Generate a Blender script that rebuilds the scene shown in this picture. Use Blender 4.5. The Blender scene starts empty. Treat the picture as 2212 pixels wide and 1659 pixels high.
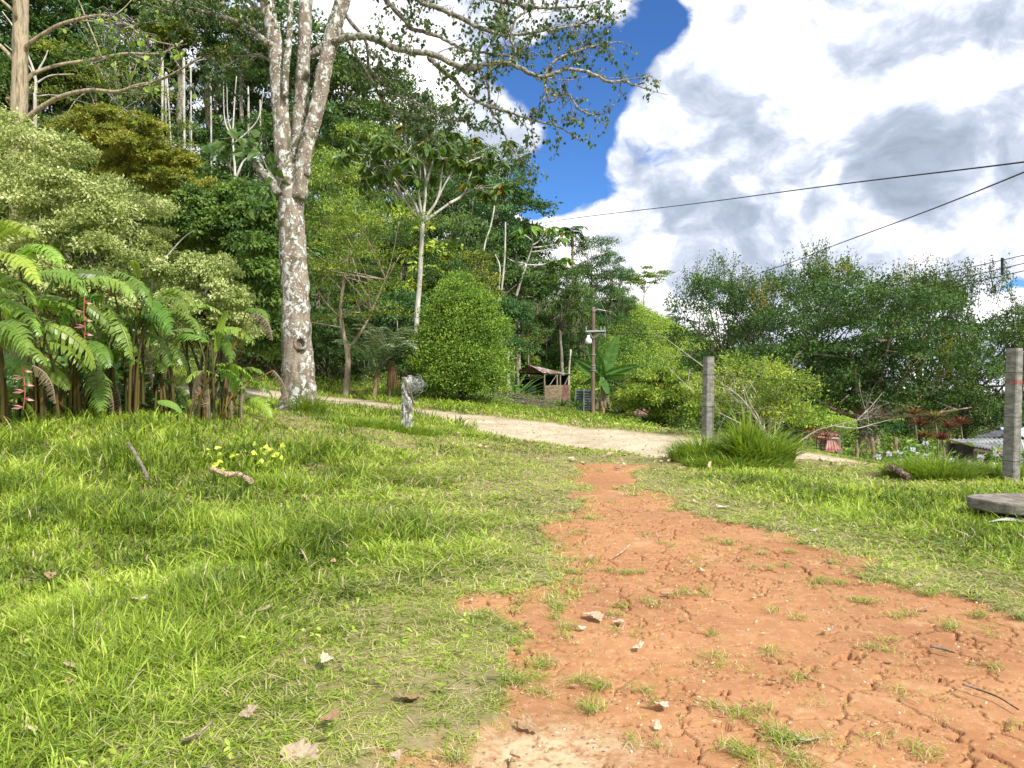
import bpy, math, sys, time
import numpy as np
T0 = time.time()
rng = np.random.default_rng(11)
sc = bpy.context.scene
col = sc.collection
R = math.radians
FPX, CX, CY, CAMZ, PITCH = 1662.0, 1106.0, 829.5, 1.5, R(-1.02)

# ---------------------------------------------------------------- real-world points from the survey of the photograph
def P(X, Y, d):
    u = (X - CX) / FPX; v = -(Y - CY) / FPX
    cy, sy = math.cos(PITCH), math.sin(PITCH)
    dy = cy - sy * v; dz = sy + cy * v
    s = d / dy
    return np.array([u * s, d, CAMZ + dz * s])

# ---------------------------------------------------------------- value noise
_tab = np.random.default_rng(5).random((256, 256))
def vn(x, y, s=1.0, o=0):
    x = np.asarray(x) / s + 37.3 + o * 17.1; y = np.asarray(y) / s + 91.7 + o * 5.3
    xi = np.floor(x).astype(int); yi = np.floor(y).astype(int)
    fx = x - xi; fy = y - yi
    fx = fx * fx * (3 - 2 * fx); fy = fy * fy * (3 - 2 * fy)
    a = _tab[xi % 256, yi % 256]; b = _tab[(xi + 1) % 256, yi % 256]
    c = _tab[xi % 256, (yi + 1) % 256]; d = _tab[(xi + 1) % 256, (yi + 1) % 256]
    return (a * (1 - fx) + b * fx) * (1 - fy) + (c * (1 - fx) + d * fx) * fy
def fbm(x, y, s=1.0, o=0, n=4):
    t = 0; a = .5; w = 0
    for i in range(n):
        t = t + a * vn(x, y, s / 2 ** i, o + i * 3); w += a; a *= .5
    return t / w
def sstep(a, b, x):
    t = np.clip((x - a) / (b - a), 0, 1); return t * t * (3 - 2 * t)

# ---------------------------------------------------------------- terrain
cp = []
for x in (-3, -1, 1, 3, 5, 8):
    for y in (-4, 0, 2, 4, 6, 8, 10): cp.append((x, y, 0))
for x, y, z in [(-6, 2, .05), (-6, 6, .15), (-10, 0, .1), (12, 3, 0), (2, 12, 0), (4, 12, .0), (6.9, 10.6, 0.0), (9, 9, 0), (-12, 7, .5),
                (3.3, 13.6, .04), (0.5, 12, .02), (7.5, 12.3, -.12), (14, 10, -.3)]: cp.append((x, y, z))
for X, Y, d in [(300, 905, 12), (0, 925, 11), (300, 1050, 8.5), (642, 885, 15.5), (880, 927, 15), (1000, 935, 17), (520, 890, 14),
                (1120, 949, 16.7), (1262, 973, 14.4), (1420, 988, 13.3), (902, 884, 24), (1002, 895, 22), (1262, 921, 20), (1500, 945, 17.5),
                (780, 866, 30), (780, 886, 24), (500, 870, 19), (500, 837, 24), (350, 855, 20), (350, 835, 24), (150, 850, 20),
                (1720, 970, 16.5), (1780, 985, 14.6), (1950, 1012, 15), (2212, 1060, 14),
                (2100, 1110, 20), (1950, 1020, 20), (1800, 995, 22), (1800, 985, 30), (1870, 965, 38), (1650, 975, 35), (2212, 1010, 45), (1650, 960, 25), (1500, 960, 28),
                (1262, 905, 24), (1500, 932, 20), (1000, 880, 27), (880, 855, 30), (700, 832, 32), (600, 835, 28),
                (1280, 897, 45), (1170, 856, 58), (1100, 874, 42), (1400, 905, 46), (1450, 890, 60), (1350, 905, 32), (1050, 866, 32), (950, 845, 36), (1200, 888, 34), (1080, 870, 50), (1050, 869, 45), (1128, 860, 56), (1020, 866, 40), (1000, 852, 50), (1085, 852, 62), (1140, 852, 62),
                (1170, 835, 66), (1200, 780, 72), (1250, 715, 84), (1350, 655, 88), (1430, 700, 88), (1300, 800, 70), (1450, 800, 75), (1500, 740, 98), (1620, 740, 130),
                (2150, 950, 80), (1900, 900, 90), (1650, 860, 85),
                (900, 790, 40), (900, 650, 55), (1100, 620, 80), (900, 520, 80), (600, 430, 80), (300, 400, 78), (0, 370, 75), (-400, 340, 75),
                (300, 700, 38), (0, 740, 30), (600, 700, 40), (600, 560, 58), (300, 560, 55), (0, 560, 50), (-400, 700, 40), (-300, 560, 55)]:
    p = P(X, Y, d); cp.append(tuple(p))
for x, y, z in [(-60, 115, 8), (-30, 120, 6), (0, 125, 3), (20, 130, 0), (60, 120, -9), (50, 60, -7), (90, 90, -12), (-90, 60, 22), (-60, 20, 5), (-30, 5, 1.5), (-30, -20, 0), (30, -20, -1), (30, 8, -2.5), (40, 30, -5),
                (-300, 250, -10), (-100, 300, -15), (0, 300, -18), (150, 300, -22), (300, 250, -24), (300, 0, -15), (-300, 0, 5), (-300, -300, -5), (300, -300, -8),
                (0, -300, -5), (-900, 900, -30), (0, 900, -34), (900, 900, -36), (900, 0, -25), (-900, 0, -5), (0, -60, 0)]: cp.append((x, y, z))
cp = np.array(cp, float)
def _phi(r): return r
_A = cp[:, :2]
_n = len(cp)
_K = np.hypot(_A[:, None, 0] - _A[None, :, 0], _A[:, None, 1] - _A[None, :, 1]) - np.eye(_n) * 0.15
_M = np.zeros((_n + 1, _n + 1)); _M[:_n, :_n] = _K; _M[:_n, _n] = 1; _M[_n, :_n] = 1
_W = np.linalg.solve(_M, np.append(cp[:, 2], 0))
def terrain0(x, y):
    x = np.asarray(x, float); y = np.asarray(y, float); sh = x.shape
    x = x.ravel(); y = y.ravel(); out = np.empty(len(x))
    for i in range(0, len(x), 60000):
        a = slice(i, i + 60000)
        r = np.hypot(x[a, None] - _A[None, :, 0], y[a, None] - _A[None, :, 1])
        out[a] = r @ _W[:_n] + _W[_n]
    return out.reshape(sh)
def terrain(x, y):
    x = np.asarray(x, float); y = np.asarray(y, float)
    z = terrain0(x, y)
    r = np.hypot(x, y)
    z = z + (fbm(x, y, 1.3, 2, 3) - .5) * .09 * sstep(2, 12, r) + (fbm(x, y, 9, 7, 3) - .5) * 2.2 * sstep(62, 90, y)
    return z
def T(x, y): return float(terrain(np.array([x]), np.array([y]))[0])
def gp(X, Y, dmin=2, dmax=70):                 # where the sight line meets the ground
    d = np.linspace(dmin, dmax, 1500)
    p0 = P(X, Y, 1.0); o = np.array([0, 0, CAMZ]); v = p0 - o
    pts = o + v[None, :] * d[:, None]
    h = terrain(pts[:, 0], pts[:, 1])
    k = np.argmax(pts[:, 2] <= h)
    if pts[k, 2] > h[k]: k = len(d) - 1
    return np.array([pts[k, 0], pts[k, 1], h[k]])

def poly_sd(x, y, poly):                        # signed distance, positive inside
    x = np.asarray(x); y = np.asarray(y)
    n = len(poly); best = np.full(x.shape, 1e9); ins = np.zeros(x.shape, bool)
    for i in range(n):
        x1, y1 = poly[i]; x2, y2 = poly[(i + 1) % n]
        dx, dy = x2 - x1, y2 - y1
        t = np.clip(((x - x1) * dx + (y - y1) * dy) / (dx * dx + dy * dy), 0, 1)
        best = np.minimum(best, np.hypot(x - x1 - t * dx, y - y1 - t * dy))
        c = ((y1 > y) != (y2 > y))
        if dy != 0: ins ^= c & (x < (x2 - x1) * (y - y1) / dy + x1)
    return np.where(ins, best, -best)
def flat(X, Y):
    d = CAMZ * FPX / (Y - 799.9); p = P(X, Y, d); return (p[0], p[1])
dirt_poly = [flat(*q) for q in [(1262, 1003), (1235, 1030), (1215, 1060), (1240, 1110), (1235, 1190), (1225, 1240), (1130, 1275), (1010, 1285), (985, 1330), (1060, 1375), (1110, 1410), (1020, 1490), (930, 1545), (850, 1590), (860, 1659)]] \
    + [(-.4, 2.2), (-.5, .5), (6, .5), (6, 3.6)] + [flat(*q) for q in [(2300, 1330), (2212, 1290), (2050, 1262), (1880, 1258), (1830, 1215), (1790, 1175), (1660, 1150), (1560, 1120), (1470, 1085), (1405, 1055), (1375, 1030), (1400, 1008)]]
def w(X, Y, d): q = P(X, Y, d); return (q[0], q[1])
road_near = [(-60, 16), w(100, 0, 19.3), w(350, 0, 19.6), w(500, 0, 19.5), w(640, 0, 20.5), w(780, 0, 22.6), w(900, 0, 20.4), w(1000, 0, 18.2), w(1120, 0, 16.3), w(1262, 0, 14.5), w(1420, 0, 13.4), w(1560, 0, 13.6), w(1720, 0, 13.5), w(1850, 0, 13.3), (11, 12.6), (16, 10), (22, 4), (26, -6)]
road_far = [(-60, 22), w(100, 0, 23.5), w(350, 0, 24.3), w(500, 0, 24.8), w(640, 0, 26.5), w(780, 0, 28.2), w(902, 0, 25.2), w(1002, 0, 22.6), w(1262, 0, 20), w(1500, 0, 17.8), w(1620, 0, 17), w(1720, 0, 16.4), w(1850, 0, 15.8), (12.5, 15.2), (19, 12.5), (26, 6), (30, -6)]
road_poly = road_near + road_far[::-1]
def masks(x, y):
    dsd = poly_sd(x, y, dirt_poly) + (fbm(x, y, .55, 1, 5) - .5) * 1.15 + (fbm(x, y, .12, 4, 2) - .5) * .18
    rsd = poly_sd(x, y, road_poly) + (fbm(x, y, 1.2, 3, 4) - .5) * .9
    return dsd, rsd

# ---------------------------------------------------------------- mesh builder
class MB:
    def __init__(s): s.V = []; s.Q = []; s.r = []; s.m = []; s.n = 0
    def add(s, V, Q, rnd=None, mi=0):
        V = np.asarray(V, float).reshape(-1, 3); Q = np.asarray(Q, int).reshape(-1, 4)
        s.V.append(V); s.Q.append(Q + s.n); s.n += len(V)
        if rnd is None: rnd = 0.5
        s.r.append(np.broadcast_to(np.asarray(rnd, float), (len(Q),)).copy()); s.m.append(np.full(len(Q), mi))
        return s
    def merge(s, o, mi=0):
        if o.n: s.V += [v for v in o.V]; s.Q += [q + s.n for q in o.Q]; s.r += o.r; s.m += [np.full(len(q), mi) for q in o.Q]; s.n += o.n
        return s
    def mesh(s, name, mats, origin=(0, 0, 0), smooth=False):
        V = np.concatenate(s.V) - np.asarray(origin, float)[None, :]; Q = np.concatenate(s.Q); r = np.concatenate(s.r); m = np.concatenate(s.m)
        return np_mesh(name, V, Q, mats, r, m, smooth)
    def build(s, name, mats, parent=None, origin=(0, 0, 0), smooth=False):
        me = s.mesh(name, mats, origin, smooth)
        return link(name, me, parent, None if parent else origin)
def np_mesh(name, V, Q, mats, rnd=None, mi=None, smooth=False, vattr=None):
    me = bpy.data.meshes.new(name)
    me.vertices.add(len(V)); me.vertices.foreach_set('co', V.astype(np.float32).ravel())
    me.loops.add(len(Q) * 4); me.loops.foreach_set('vertex_index', Q.astype(np.int32).ravel())
    me.polygons.add(len(Q)); me.polygons.foreach_set('loop_start', np.arange(0, len(Q) * 4, 4, dtype=np.int32))
    if not isinstance(mats, (list, tuple)): mats = [mats]
    for m in mats: me.materials.append(m)
    if mi is not None and len(mats) > 1: me.polygons.foreach_set('material_index', mi.astype(np.int32))
    me.polygons.foreach_set('use_smooth', np.full(len(Q), smooth, dtype=bool))
    if rnd is not None:
        a = me.attributes.new('rnd', 'FLOAT', 'FACE'); a.data.foreach_set('value', rnd.astype(np.float32))
    if vattr:
        for k, v in vattr.items():
            a = me.attributes.new(k, 'FLOAT', 'POINT'); a.data.foreach_set('value', v.astype(np.float32))
    me.update(calc_edges=True)
    return me
def link(name, me, parent=None, loc=None):
    o = bpy.data.objects.new(name, me); col.objects.link(o)
    if parent: o.parent = parent
    if loc is not None: o.location = loc
    return o
def tag(o, label=None, cat=None, group=None, kind=None):
    if label: o['label'] = label
    if cat: o['category'] = cat
    if group: o['group'] = group
    if kind: o['kind'] = kind
    return o
def thing(name, loc, label, cat, group=None):
    o = bpy.data.objects.new(name, None); col.objects.link(o); o.location = loc
    o.empty_display_size = .1
    return tag(o, label, cat, group)
def copy_tree(o, parent=None):
    c = o.copy(); col.objects.link(c)
    if parent: c.parent = parent
    for ch in list(o.children): copy_tree(ch, c)
    return c

# ---------------------------------------------------------------- geometry helpers
def crom(pts, n=6):
    pts = np.asarray(pts, float)
    if len(pts) < 3: 
        t = np.linspace(0, 1, n + 1)[:, None]; return pts[0] * (1 - t) + pts[-1] * t
    p = np.vstack([2 * pts[0] - pts[1], pts, 2 * pts[-1] - pts[-2]]); out = []
    for i in range(1, len(p) - 2):
        t = np.linspace(0, 1, n, endpoint=False)[:, None]
        a, b, c, d = p[i - 1], p[i], p[i + 1], p[i + 2]
        out.append(.5 * (2 * b + (c - a) * t + (2 * a - 5 * b + 4 * c - d) * t ** 2 + (3 * b - a - 3 * c + d) * t ** 3))
    out.append(pts[-1][None]); return np.concatenate(out)
def tube(mb, pts, r0, r1=None, sides=6, rnd=.5, mi=0, lump=0.0, rad=None, cap=True):
    pts = np.asarray(pts, float); n = len(pts)
    r1 = r0 if r1 is None else r1
    rr = np.linspace(r0, r1, n) if rad is None else np.asarray(rad, float)
    tg = np.gradient(pts, axis=0); tg /= np.linalg.norm(tg, axis=1)[:, None] + 1e-9
    ref = np.array([0., 0, 1]) if abs(tg[n // 2][2]) < .8 else np.array([1., 0, 0])
    a = np.cross(tg, ref); a /= np.linalg.norm(a, axis=1)[:, None] + 1e-9
    b = np.cross(tg, a)
    if cap:
        pts = np.vstack([pts[:1], pts, pts[-1:]]); a = np.vstack([a[:1], a, a[-1:]]); b = np.vstack([b[:1], b, b[-1:]]); rr = np.concatenate([[1e-4], rr, [1e-4]]); n += 2
    th = np.linspace(0, 2 * np.pi, sides, endpoint=False)
    rad2 = rr[:, None] * np.ones(sides)
    if lump:
        rad2 = rad2 * (1 + lump * (rng.random((n, sides)) - .5) * 2)
    V = pts[:, None, :] + rad2[:, :, None] * (np.cos(th)[None, :, None] * a[:, None, :] + np.sin(th)[None, :, None] * b[:, None, :])
    i = np.arange(n - 1)[:, None] * sides; j = np.arange(sides)[None, :]; k = (j + 1) % sides
    Q = np.stack([i + j, i + k, i + sides + k, i + sides + j], -1).reshape(-1, 4)
    mb.add(V.reshape(-1, 3), Q, rnd, mi)
def box(mb, c, s, rot=None, rnd=.5, mi=0):
    c = np.asarray(c, float); s = np.asarray(s, float) / 2
    V = np.array([[x, y, z] for x in (-1, 1) for y in (-1, 1) for z in (-1, 1)], float) * s
    if rot is not None: V = V @ rot.T
    Q = [[0, 1, 3, 2], [4, 6, 7, 5], [0, 4, 5, 1], [2, 3, 7, 6], [0, 2, 6, 4], [1, 5, 7, 3]]
    mb.add(V + c, Q, rnd, mi)
def beam(mb, a, b, wd, ht=None, rnd=.5, mi=0):
    tube(mb, [a, b], wd * .7, wd * .7, 4, rnd, mi)
def rz(a): c, s = math.cos(a), math.sin(a); return np.array([[c, -s, 0], [s, c, 0], [0, 0, 1.]])
def unit(v): v = np.asarray(v, float); return v / (np.linalg.norm(v, axis=-1, keepdims=True) + 1e-9)
def rdir(n): return unit(rng.normal(size=(n, 3)))
# leaf shapes: rows of (along, across, lift), quads
LEAF = {'rhomb': (np.array([[0, 0, 0], [.45, .5, .12], [1, 0, -.12], [.45, -.5, .12]]), np.array([[0, 1, 2, 3]])),
        'oval': (np.array([[0, 0, 0], [.3, .5, .1], [.75, .38, .06], [1, 0, -.15], [.75, -.38, .06], [.3, -.5, .1]]), np.array([[0, 1, 2, 3], [0, 3, 4, 5]])),
        'heart': (np.array([[0, 0, 0], [.22, .55, .1], [.6, .36, .05], [1, 0, -.2], [.6, -.36, .05], [.22, -.55, .1]]), np.array([[0, 1, 2, 3], [0, 3, 4, 5]]))}
def leaves(mb, C, D, N, L, Wd, shape='rhomb', rnd=None, mi=0):
    t, q = LEAF[shape]; n = len(C)
    D = unit(D); B = unit(np.cross(N, D)); N = np.cross(D, B)
    L = np.broadcast_to(L, (n,)); Wd = np.broadcast_to(Wd, (n,))
    V = C[:, None, :] + (t[None, :, 0] * L[:, None])[..., None] * D[:, None, :] + (t[None, :, 1] * Wd[:, None])[..., None] * B[:, None, :] + (t[None, :, 2] * Wd[:, None])[..., None] * N[:, None, :]
    Q = q[None] + (np.arange(n) * len(t))[:, None, None]
    if rnd is None: rnd = rng.random(n)
    mb.add(V.reshape(-1, 3), Q.reshape(-1, 4), np.repeat(rnd, len(q)), mi)
def clump_leaves(mb, clumps, n, L, ratio=.5, shape='rhomb', up=.5, droop=.3, sub=9, tight=.2, rseed=0., mi=0):
    """clumps: list of (centre, (rx,ry,rz)); leaves sit in sprays on the outside of every clump"""
    vol = np.array([r[0] * r[1] + r[2] * r[0] for c, r in clumps]); vol /= vol.sum()
    for (c, r), wgt in zip(clumps, vol):
        k = max(20, int(n * wgt)); r = np.asarray(r, float); c = np.asarray(c, float)
        ns = max(sub, int(k / 60)); sd = rdir(ns); sd[:, 2] = np.where(sd[:, 2] < -.25, -sd[:, 2] * .6, sd[:, 2]); sd = unit(sd)
        sp = sd * (.55 + .5 * rng.random((ns, 1)) ** .6)
        tone = rng.random(ns)
        ii = rng.integers(0, ns, k)
        off = rng.normal(size=(k, 3)) * tight * np.array([1, 1, .6])
        p = sp[ii] + off
        C = c + p * r
        out = unit(sd[ii] + .3 * rng.normal(size=(k, 3)))
        N = unit(out + np.array([0, 0, up]) * 1.2 + .55 * rng.normal(size=(k, 3)))
        D = unit(out * .8 + np.array([0, 0, -droop]) + .7 * rng.normal(size=(k, 3)))
        rr = np.clip(.68 * tone[ii] + .32 * rng.random(k) + rseed, 0, 1)
        s = L * rng.uniform(.65, 1.25, k)
        leaves(mb, C, D, N, s, s * ratio, shape, rr, mi)
# ---------------------------------------------------------------- materials
class S:
    nt = None
    def __init__(s, v): s.v = v
    @staticmethod
    def op(o, *a, clamp=False):
        n = S.nt.nodes.new('ShaderNodeMath'); n.operation = o; n.use_clamp = clamp
        for i, x in enumerate(a):
            if isinstance(x, S): S.nt.links.new(x.v, n.inputs[i])
            else: n.inputs[i].default_value = x
        return S(n.outputs[0])
    def __add__(a, b): return S.op('ADD', a, b)
    __radd__ = __add__
    def __sub__(a, b): return S.op('SUBTRACT', a, b)
    def __rsub__(a, b): return S.op('SUBTRACT', b, a)
    def __mul__(a, b): return S.op('MULTIPLY', a, b)
    __rmul__ = __mul__
    def __truediv__(a, b): return S.op('DIVIDE', a, b)
def smap(x, a, b, c=0., d=1., smooth=True):
    n = S.nt.nodes.new('ShaderNodeMapRange'); n.interpolation_type = 'SMOOTHSTEP' if smooth else 'LINEAR'
    S.nt.links.new(x.v, n.inputs[0])
    for i, v in enumerate((a, b, c, d)): n.inputs[i + 1].default_value = v
    return S(n.outputs[0])
def mixc(f, a, b, mode='MIX'):
    n = S.nt.nodes.new('ShaderNodeMix'); n.data_type = 'RGBA'; n.blend_type = mode
    for sock, x in ((n.inputs[0], f), (n.inputs[6], a), (n.inputs[7], b)):
        if isinstance(x, S): S.nt.links.new(x.v, sock)
        elif isinstance(x, (tuple, list)): sock.default_value = tuple(x) + ((1,) if len(x) == 3 else ())
        else: sock.default_value = x
    return S(n.outputs[2])
def noise(vec=None, scale=5., detail=4., rough=.55, dist=0., dim='3D', out=0):
    n = S.nt.nodes.new('ShaderNodeTexNoise'); n.inputs['Scale'].default_value = scale; n.inputs['Detail'].default_value = detail
    n.inputs['Roughness'].default_value = rough; n.inputs['Distortion'].default_value = dist
    if vec is not None: S.nt.links.new(vec.v, n.inputs['Vector'])
    return S(n.outputs[out])
def voro(vec, scale, feature='F1', out='Distance', rand=1.):
    n = S.nt.nodes.new('ShaderNodeTexVoronoi'); n.feature = feature; n.inputs['Scale'].default_value = scale; n.inputs['Randomness'].default_value = rand
    S.nt.links.new(vec.v, n.inputs['Vector']); return S(n.outputs[out])
def attr(name, out='Fac', typ='GEOMETRY'):
    n = S.nt.nodes.new('ShaderNodeAttribute'); n.attribute_name = name; n.attribute_type = typ; return S(n.outputs[out])
def ramp(x, stops):
    n = S.nt.nodes.new('ShaderNodeValToRGB'); e = n.color_ramp.elements
    while len(e) < len(stops): e.new(.5)
    for i, (p, c) in enumerate(stops): e[i].position = p; e[i].color = tuple(c) + (1,)
    S.nt.links.new(x.v, n.inputs[0]); return S(n.outputs[0])
def geo(out='Position'):
    return S(S.nt.nodes.new('ShaderNodeNewGeometry').outputs[out])
def texco(out='Object'):
    return S(S.nt.nodes.new('ShaderNodeTexCoord').outputs[out])
def vscale(v, s):
    n = S.nt.nodes.new('ShaderNodeMapping'); n.inputs['Scale'].default_value = s; S.nt.links.new(v.v, n.inputs['Vector']); return S(n.outputs[0])
def bump(h, strength=.5, dist=.02):
    n = S.nt.nodes.new('ShaderNodeBump'); n.inputs['Strength'].default_value = strength; n.inputs['Distance'].default_value = dist
    S.nt.links.new(h.v, n.inputs['Height']); return S(n.outputs[0])
def newmat(name):
    m = bpy.data.materials.new(name); m.use_nodes = True; S.nt = m.node_tree; m.node_tree.nodes.clear(); return m
def surf(color, rough=.8, normal=None, metal=0., spec=.3, transl=None, tf=.35):
    nt = S.nt; o = nt.nodes.new('ShaderNodeOutputMaterial'); b = nt.nodes.new('ShaderNodeBsdfPrincipled')
    def put(s, x):
        if isinstance(x, S): nt.links.new(x.v, s)
        elif isinstance(x, (tuple, list)): s.default_value = tuple(x) + (1,)
        else: s.default_value = x
    put(b.inputs['Base Color'], color); put(b.inputs['Roughness'], rough); put(b.inputs['Metallic'], metal); put(b.inputs['Specular IOR Level'], spec)
    if normal is not None: put(b.inputs['Normal'], normal)
    if transl is not None:
        t = nt.nodes.new('ShaderNodeBsdfTranslucent'); put(t.inputs['Color'], transl)
        m = nt.nodes.new('ShaderNodeMixShader'); m.inputs[0].default_value = tf
        nt.links.new(b.outputs[0], m.inputs[1]); nt.links.new(t.outputs[0], m.inputs[2]); nt.links.new(m.outputs[0], o.inputs[0])
    else: nt.links.new(b.outputs[0], o.inputs[0])

def sep(v, i):
    n = S.nt.nodes.new('ShaderNodeSeparateXYZ'); S.nt.links.new(v.v, n.inputs[0]); return n.outputs[i]
def leafmat(name, stops, rough=.5, spec=.35, tf=.35, yel=(1.15, 1.25, .6), tint=True):
    m = newmat(name)
    c = ramp(attr('rnd'), stops)
    if tint: c = mixc(1., c, attr('color', 'Color', 'OBJECT') if False else objcolor(), 'MULTIPLY')
    t = mixc(1., c, yel, 'MULTIPLY')
    surf(c, rough, spec=spec, transl=t, tf=tf); return m
def objcolor():
    return S(S.nt.nodes.new('ShaderNodeObjectInfo').outputs['Color'])
g = lambda r, gg, b: (r, gg, b)
M = {}
M['leaf'] = leafmat('forest_leaf', [(0, g(.032, .064, .017)), (.3, g(.068, .128, .03)), (.65, g(.125, .205, .042)), (1, g(.23, .31, .07))], rough=.5, spec=.3, tf=.3)
M['leaf_big'] = leafmat('broad_leaf', [(0, g(.03, .07, .015)), (.5, g(.06, .13, .025)), (.9, g(.12, .2, .04)), (1, g(.25, .15, .03))], rough=.4, spec=.4, tf=.3)
M['variegated'] = leafmat('variegated_leaf', [(0, g(.13, .18, .04)), (.35, g(.30, .37, .12)), (.7, g(.50, .56, .26)), (1, g(.75, .76, .50))], rough=.45, tf=.3)
M['olive'] = leafmat('olive_leaf', [(0, g(.10, .13, .02)), (.4, g(.20, .235, .03)), (.75, g(.32, .33, .05)), (1, g(.45, .40, .07))], tf=.3)
M['helic'] = leafmat('heliconia_leaf', [(0, g(.07, .14, .02)), (.5, g(.15, .27, .04)), (1, g(.30, .44, .08))], rough=.38, spec=.4, tf=.35)
M['deadleaf'] = leafmat('dead_leaf', [(0, g(.09, .07, .045)), (.5, g(.21, .165, .11)), (1, g(.42, .35, .25))], rough=.85, spec=.1, tf=.15, yel=(1, .9, .7))
M['palemleaf'] = leafmat('pale_fallen_leaf', [(0, g(.28, .21, .14)), (.5, g(.48, .41, .31)), (1, g(.66, .60, .50))], rough=.8, spec=.1, tf=.1, yel=(1, .9, .7))
M['grass'] = leafmat('grass_blade', [(0, g(.08, .13, .02)), (.3, g(.21, .30, .035)), (.6, g(.38, .50, .06)), (.88, g(.60, .68, .16)), (.93, g(.52, .44, .22)), (1, g(.62, .52, .36))], rough=.5, spec=.25, tf=.35)
M['grass_dark'] = leafmat('deep_grass_blade', [(0, g(.05, .12, .02)), (.4, g(.09, .20, .03)), (.8, g(.16, .30, .05)), (1, g(.30, .36, .10))], rough=.5, spec=.25, tf=.35)
M['red'] = leafmat('red_leaf', [(0, g(.25, .02, .02)), (.5, g(.5, .04, .05)), (.8, g(.6, .08, .08)), (1, g(.1, .15, .04))])
M['cordy'] = leafmat('cordyline_leaf', [(0, g(.07, .015, .02)), (.35, g(.16, .035, .04)), (.6, g(.22, .10, .05)), (1, g(.14, .18, .05))])
M['vine'] = leafmat('yellow_vine_leaf', [(0, g(.16, .15, .02)), (.5, g(.30, .25, .03)), (1, g(.42, .32, .04))])
M['silver'] = leafmat('silvery_frond', [(0, g(.08, .12, .07)), (.5, g(.18, .23, .14)), (1, g(.42, .45, .34))])

m = newmat('pale_lichen_bark'); p = texco()
base = mixc(smap(noise(vscale(p, (3, 3, 1.2)), 3, 6), .35, .65), (.16, .125, .095), (.33, .275, .215)); base = mixc(smap(noise(vscale(p, (1.2, 1.2, .5)), 1.4, 4), .54, .64) * .75, base, (.085, .095, .04))
base = mixc(smap(noise(vscale(p, (2, 2, 26)), 2.2, 5), .5, .68) * .4, base, (.10, .065, .045))
base = mixc(smap(noise(p, 1.6, 4, out=0), .56, .66) * .7, base, (.075, .08, .03))
sp = smap(voro(p + 0 if False else p, 17), .30, .22); spn = smap(noise(p, 2.3, 5), .43, .54)
big = smap(noise(vscale(p, (1, 1, .75)), 10, 9, .72), .515, .55) * smap(noise(p, 1.1, 3) + S(sep(p, 2)) * .045, .38, .55)
lich = S.op('MAXIMUM', sp * spn, big)
lc = mixc(noise(p, 40, 3), (.44, .46, .42), (.72, .74, .71))
M['lichen'] = m
surf(mixc(lich, base, lc), .85, bump(noise(vscale(p, (1, 1, 3)), 22, 6) + lich * .6, .7, .02), spec=.15)

m = newmat('smooth_orange_bark'); p = texco()
c = ramp(noise(vscale(p, (5, 5, .8)), 2.2, 6, .6), [(.3, (.10, .08, .055)), (.45, (.26, .215, .13)), (.55, (.42, .36, .25)), (.68, (.30, .17, .10)), (.8, (.17, .17, .10))])
surf(c, .6, bump(noise(vscale(p, (5, 5, 1)), 8, 5), .4, .02), spec=.3); M['eubark'] = m

def bark(name, a, b, sc_=6, spots=0., st=(1, 1, .3)):
    m = newmat(name); p = texco(); n_ = noise(vscale(p, st), sc_, 6, .65)
    c = mixc(smap(n_, .35, .65), a, b)
    if spots: c = mixc(smap(noise(p, sc_ * 1.7, 5, .7), .52, .6) * spots, c, (.55, .56, .5))
    c = mixc(1., c, objcolor(), 'MULTIPLY')
    surf(c, .9, bump(n_, .6, .03), spec=.1); return m
M['bark'] = bark('forest_bark', (.12, .10, .075), (.27, .24, .18), 5, .5)
M['bark_white'] = bark('pale_bark', (.32, .29, .24), (.62, .60, .54), 5, .5)
M['bark_dark'] = bark('dark_bark', (.05, .04, .03), (.14, .11, .08), 7, .25)
M['stem'] = bark('heliconia_stem', (.06, .09, .03), (.22, .13, .06), 9, 0, (1, 1, .1))
M['deadwood'] = bark('bleached_wood', (.35, .32, .27), (.66, .63, .57), 9, .3)
M['wood'] = bark('weathered_wood', (.15, .12, .09), (.36, .32, .26), 12, .2, (2, 2, .2))
M['pole'] = bark('pole_wood', (.09, .07, .055), (.20, .165, .13), 8, .0, (3, 3, .15))

m = newmat('weathered_post_wood'); p = texco()
n1 = noise(vscale(p, (8, 8, 1.5)), 4, 6, .7); n2 = noise(p, 9, 5, .7)
c = mixc(smap(n1, .4, .6), (.10, .095, .08), (.42, .42, .37)); c = mixc(smap(n2, .52, .58), c, (.66, .68, .62)); c = mixc(smap(noise(p, 4, 3), .6, .7) * .7, c, (.12, .16, .06))
surf(c, .95, bump(n1 + n2, .9, .02), spec=.1); M['oldpost'] = m
def concrete(name, red=False):
    m = newmat(name); p = texco()
    n1 = noise(vscale(p, (1, 1, 3)), 6, 6, .65); n2 = noise(p, 45, 3, .7)
    c = mixc(smap(n1, .35, .68), (.14, .135, .12), (.30, .29, .26)); c = mixc(smap(n2, .5, .75) * .5, c, (.38, .375, .34)); c = mixc(smap(noise(p, 14, 5, .7), .56, .66) * .55, c, (.09, .09, .075))
    c = mixc(smap(noise(vscale(p, (8, 8, .4)), 2, 4), .58, .7) * .5, c, (.10, .10, .085))
    if red:
        z = S(sep(p, 2)); band = smap(z, 1.29, 1.31) * smap(z, 1.39, 1.35) * smap(noise(p, 18, 4), .42, .56)
        c = mixc(band * .8, c, (.30, .05, .04))
    surf(c, .92, bump(n1 * .6 + n2 * .6, .8, .012), spec=.15); return m
M['concrete'] = concrete('weathered_concrete'); M['concrete_red'] = concrete('weathered_concrete_red_mark', True)
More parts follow.
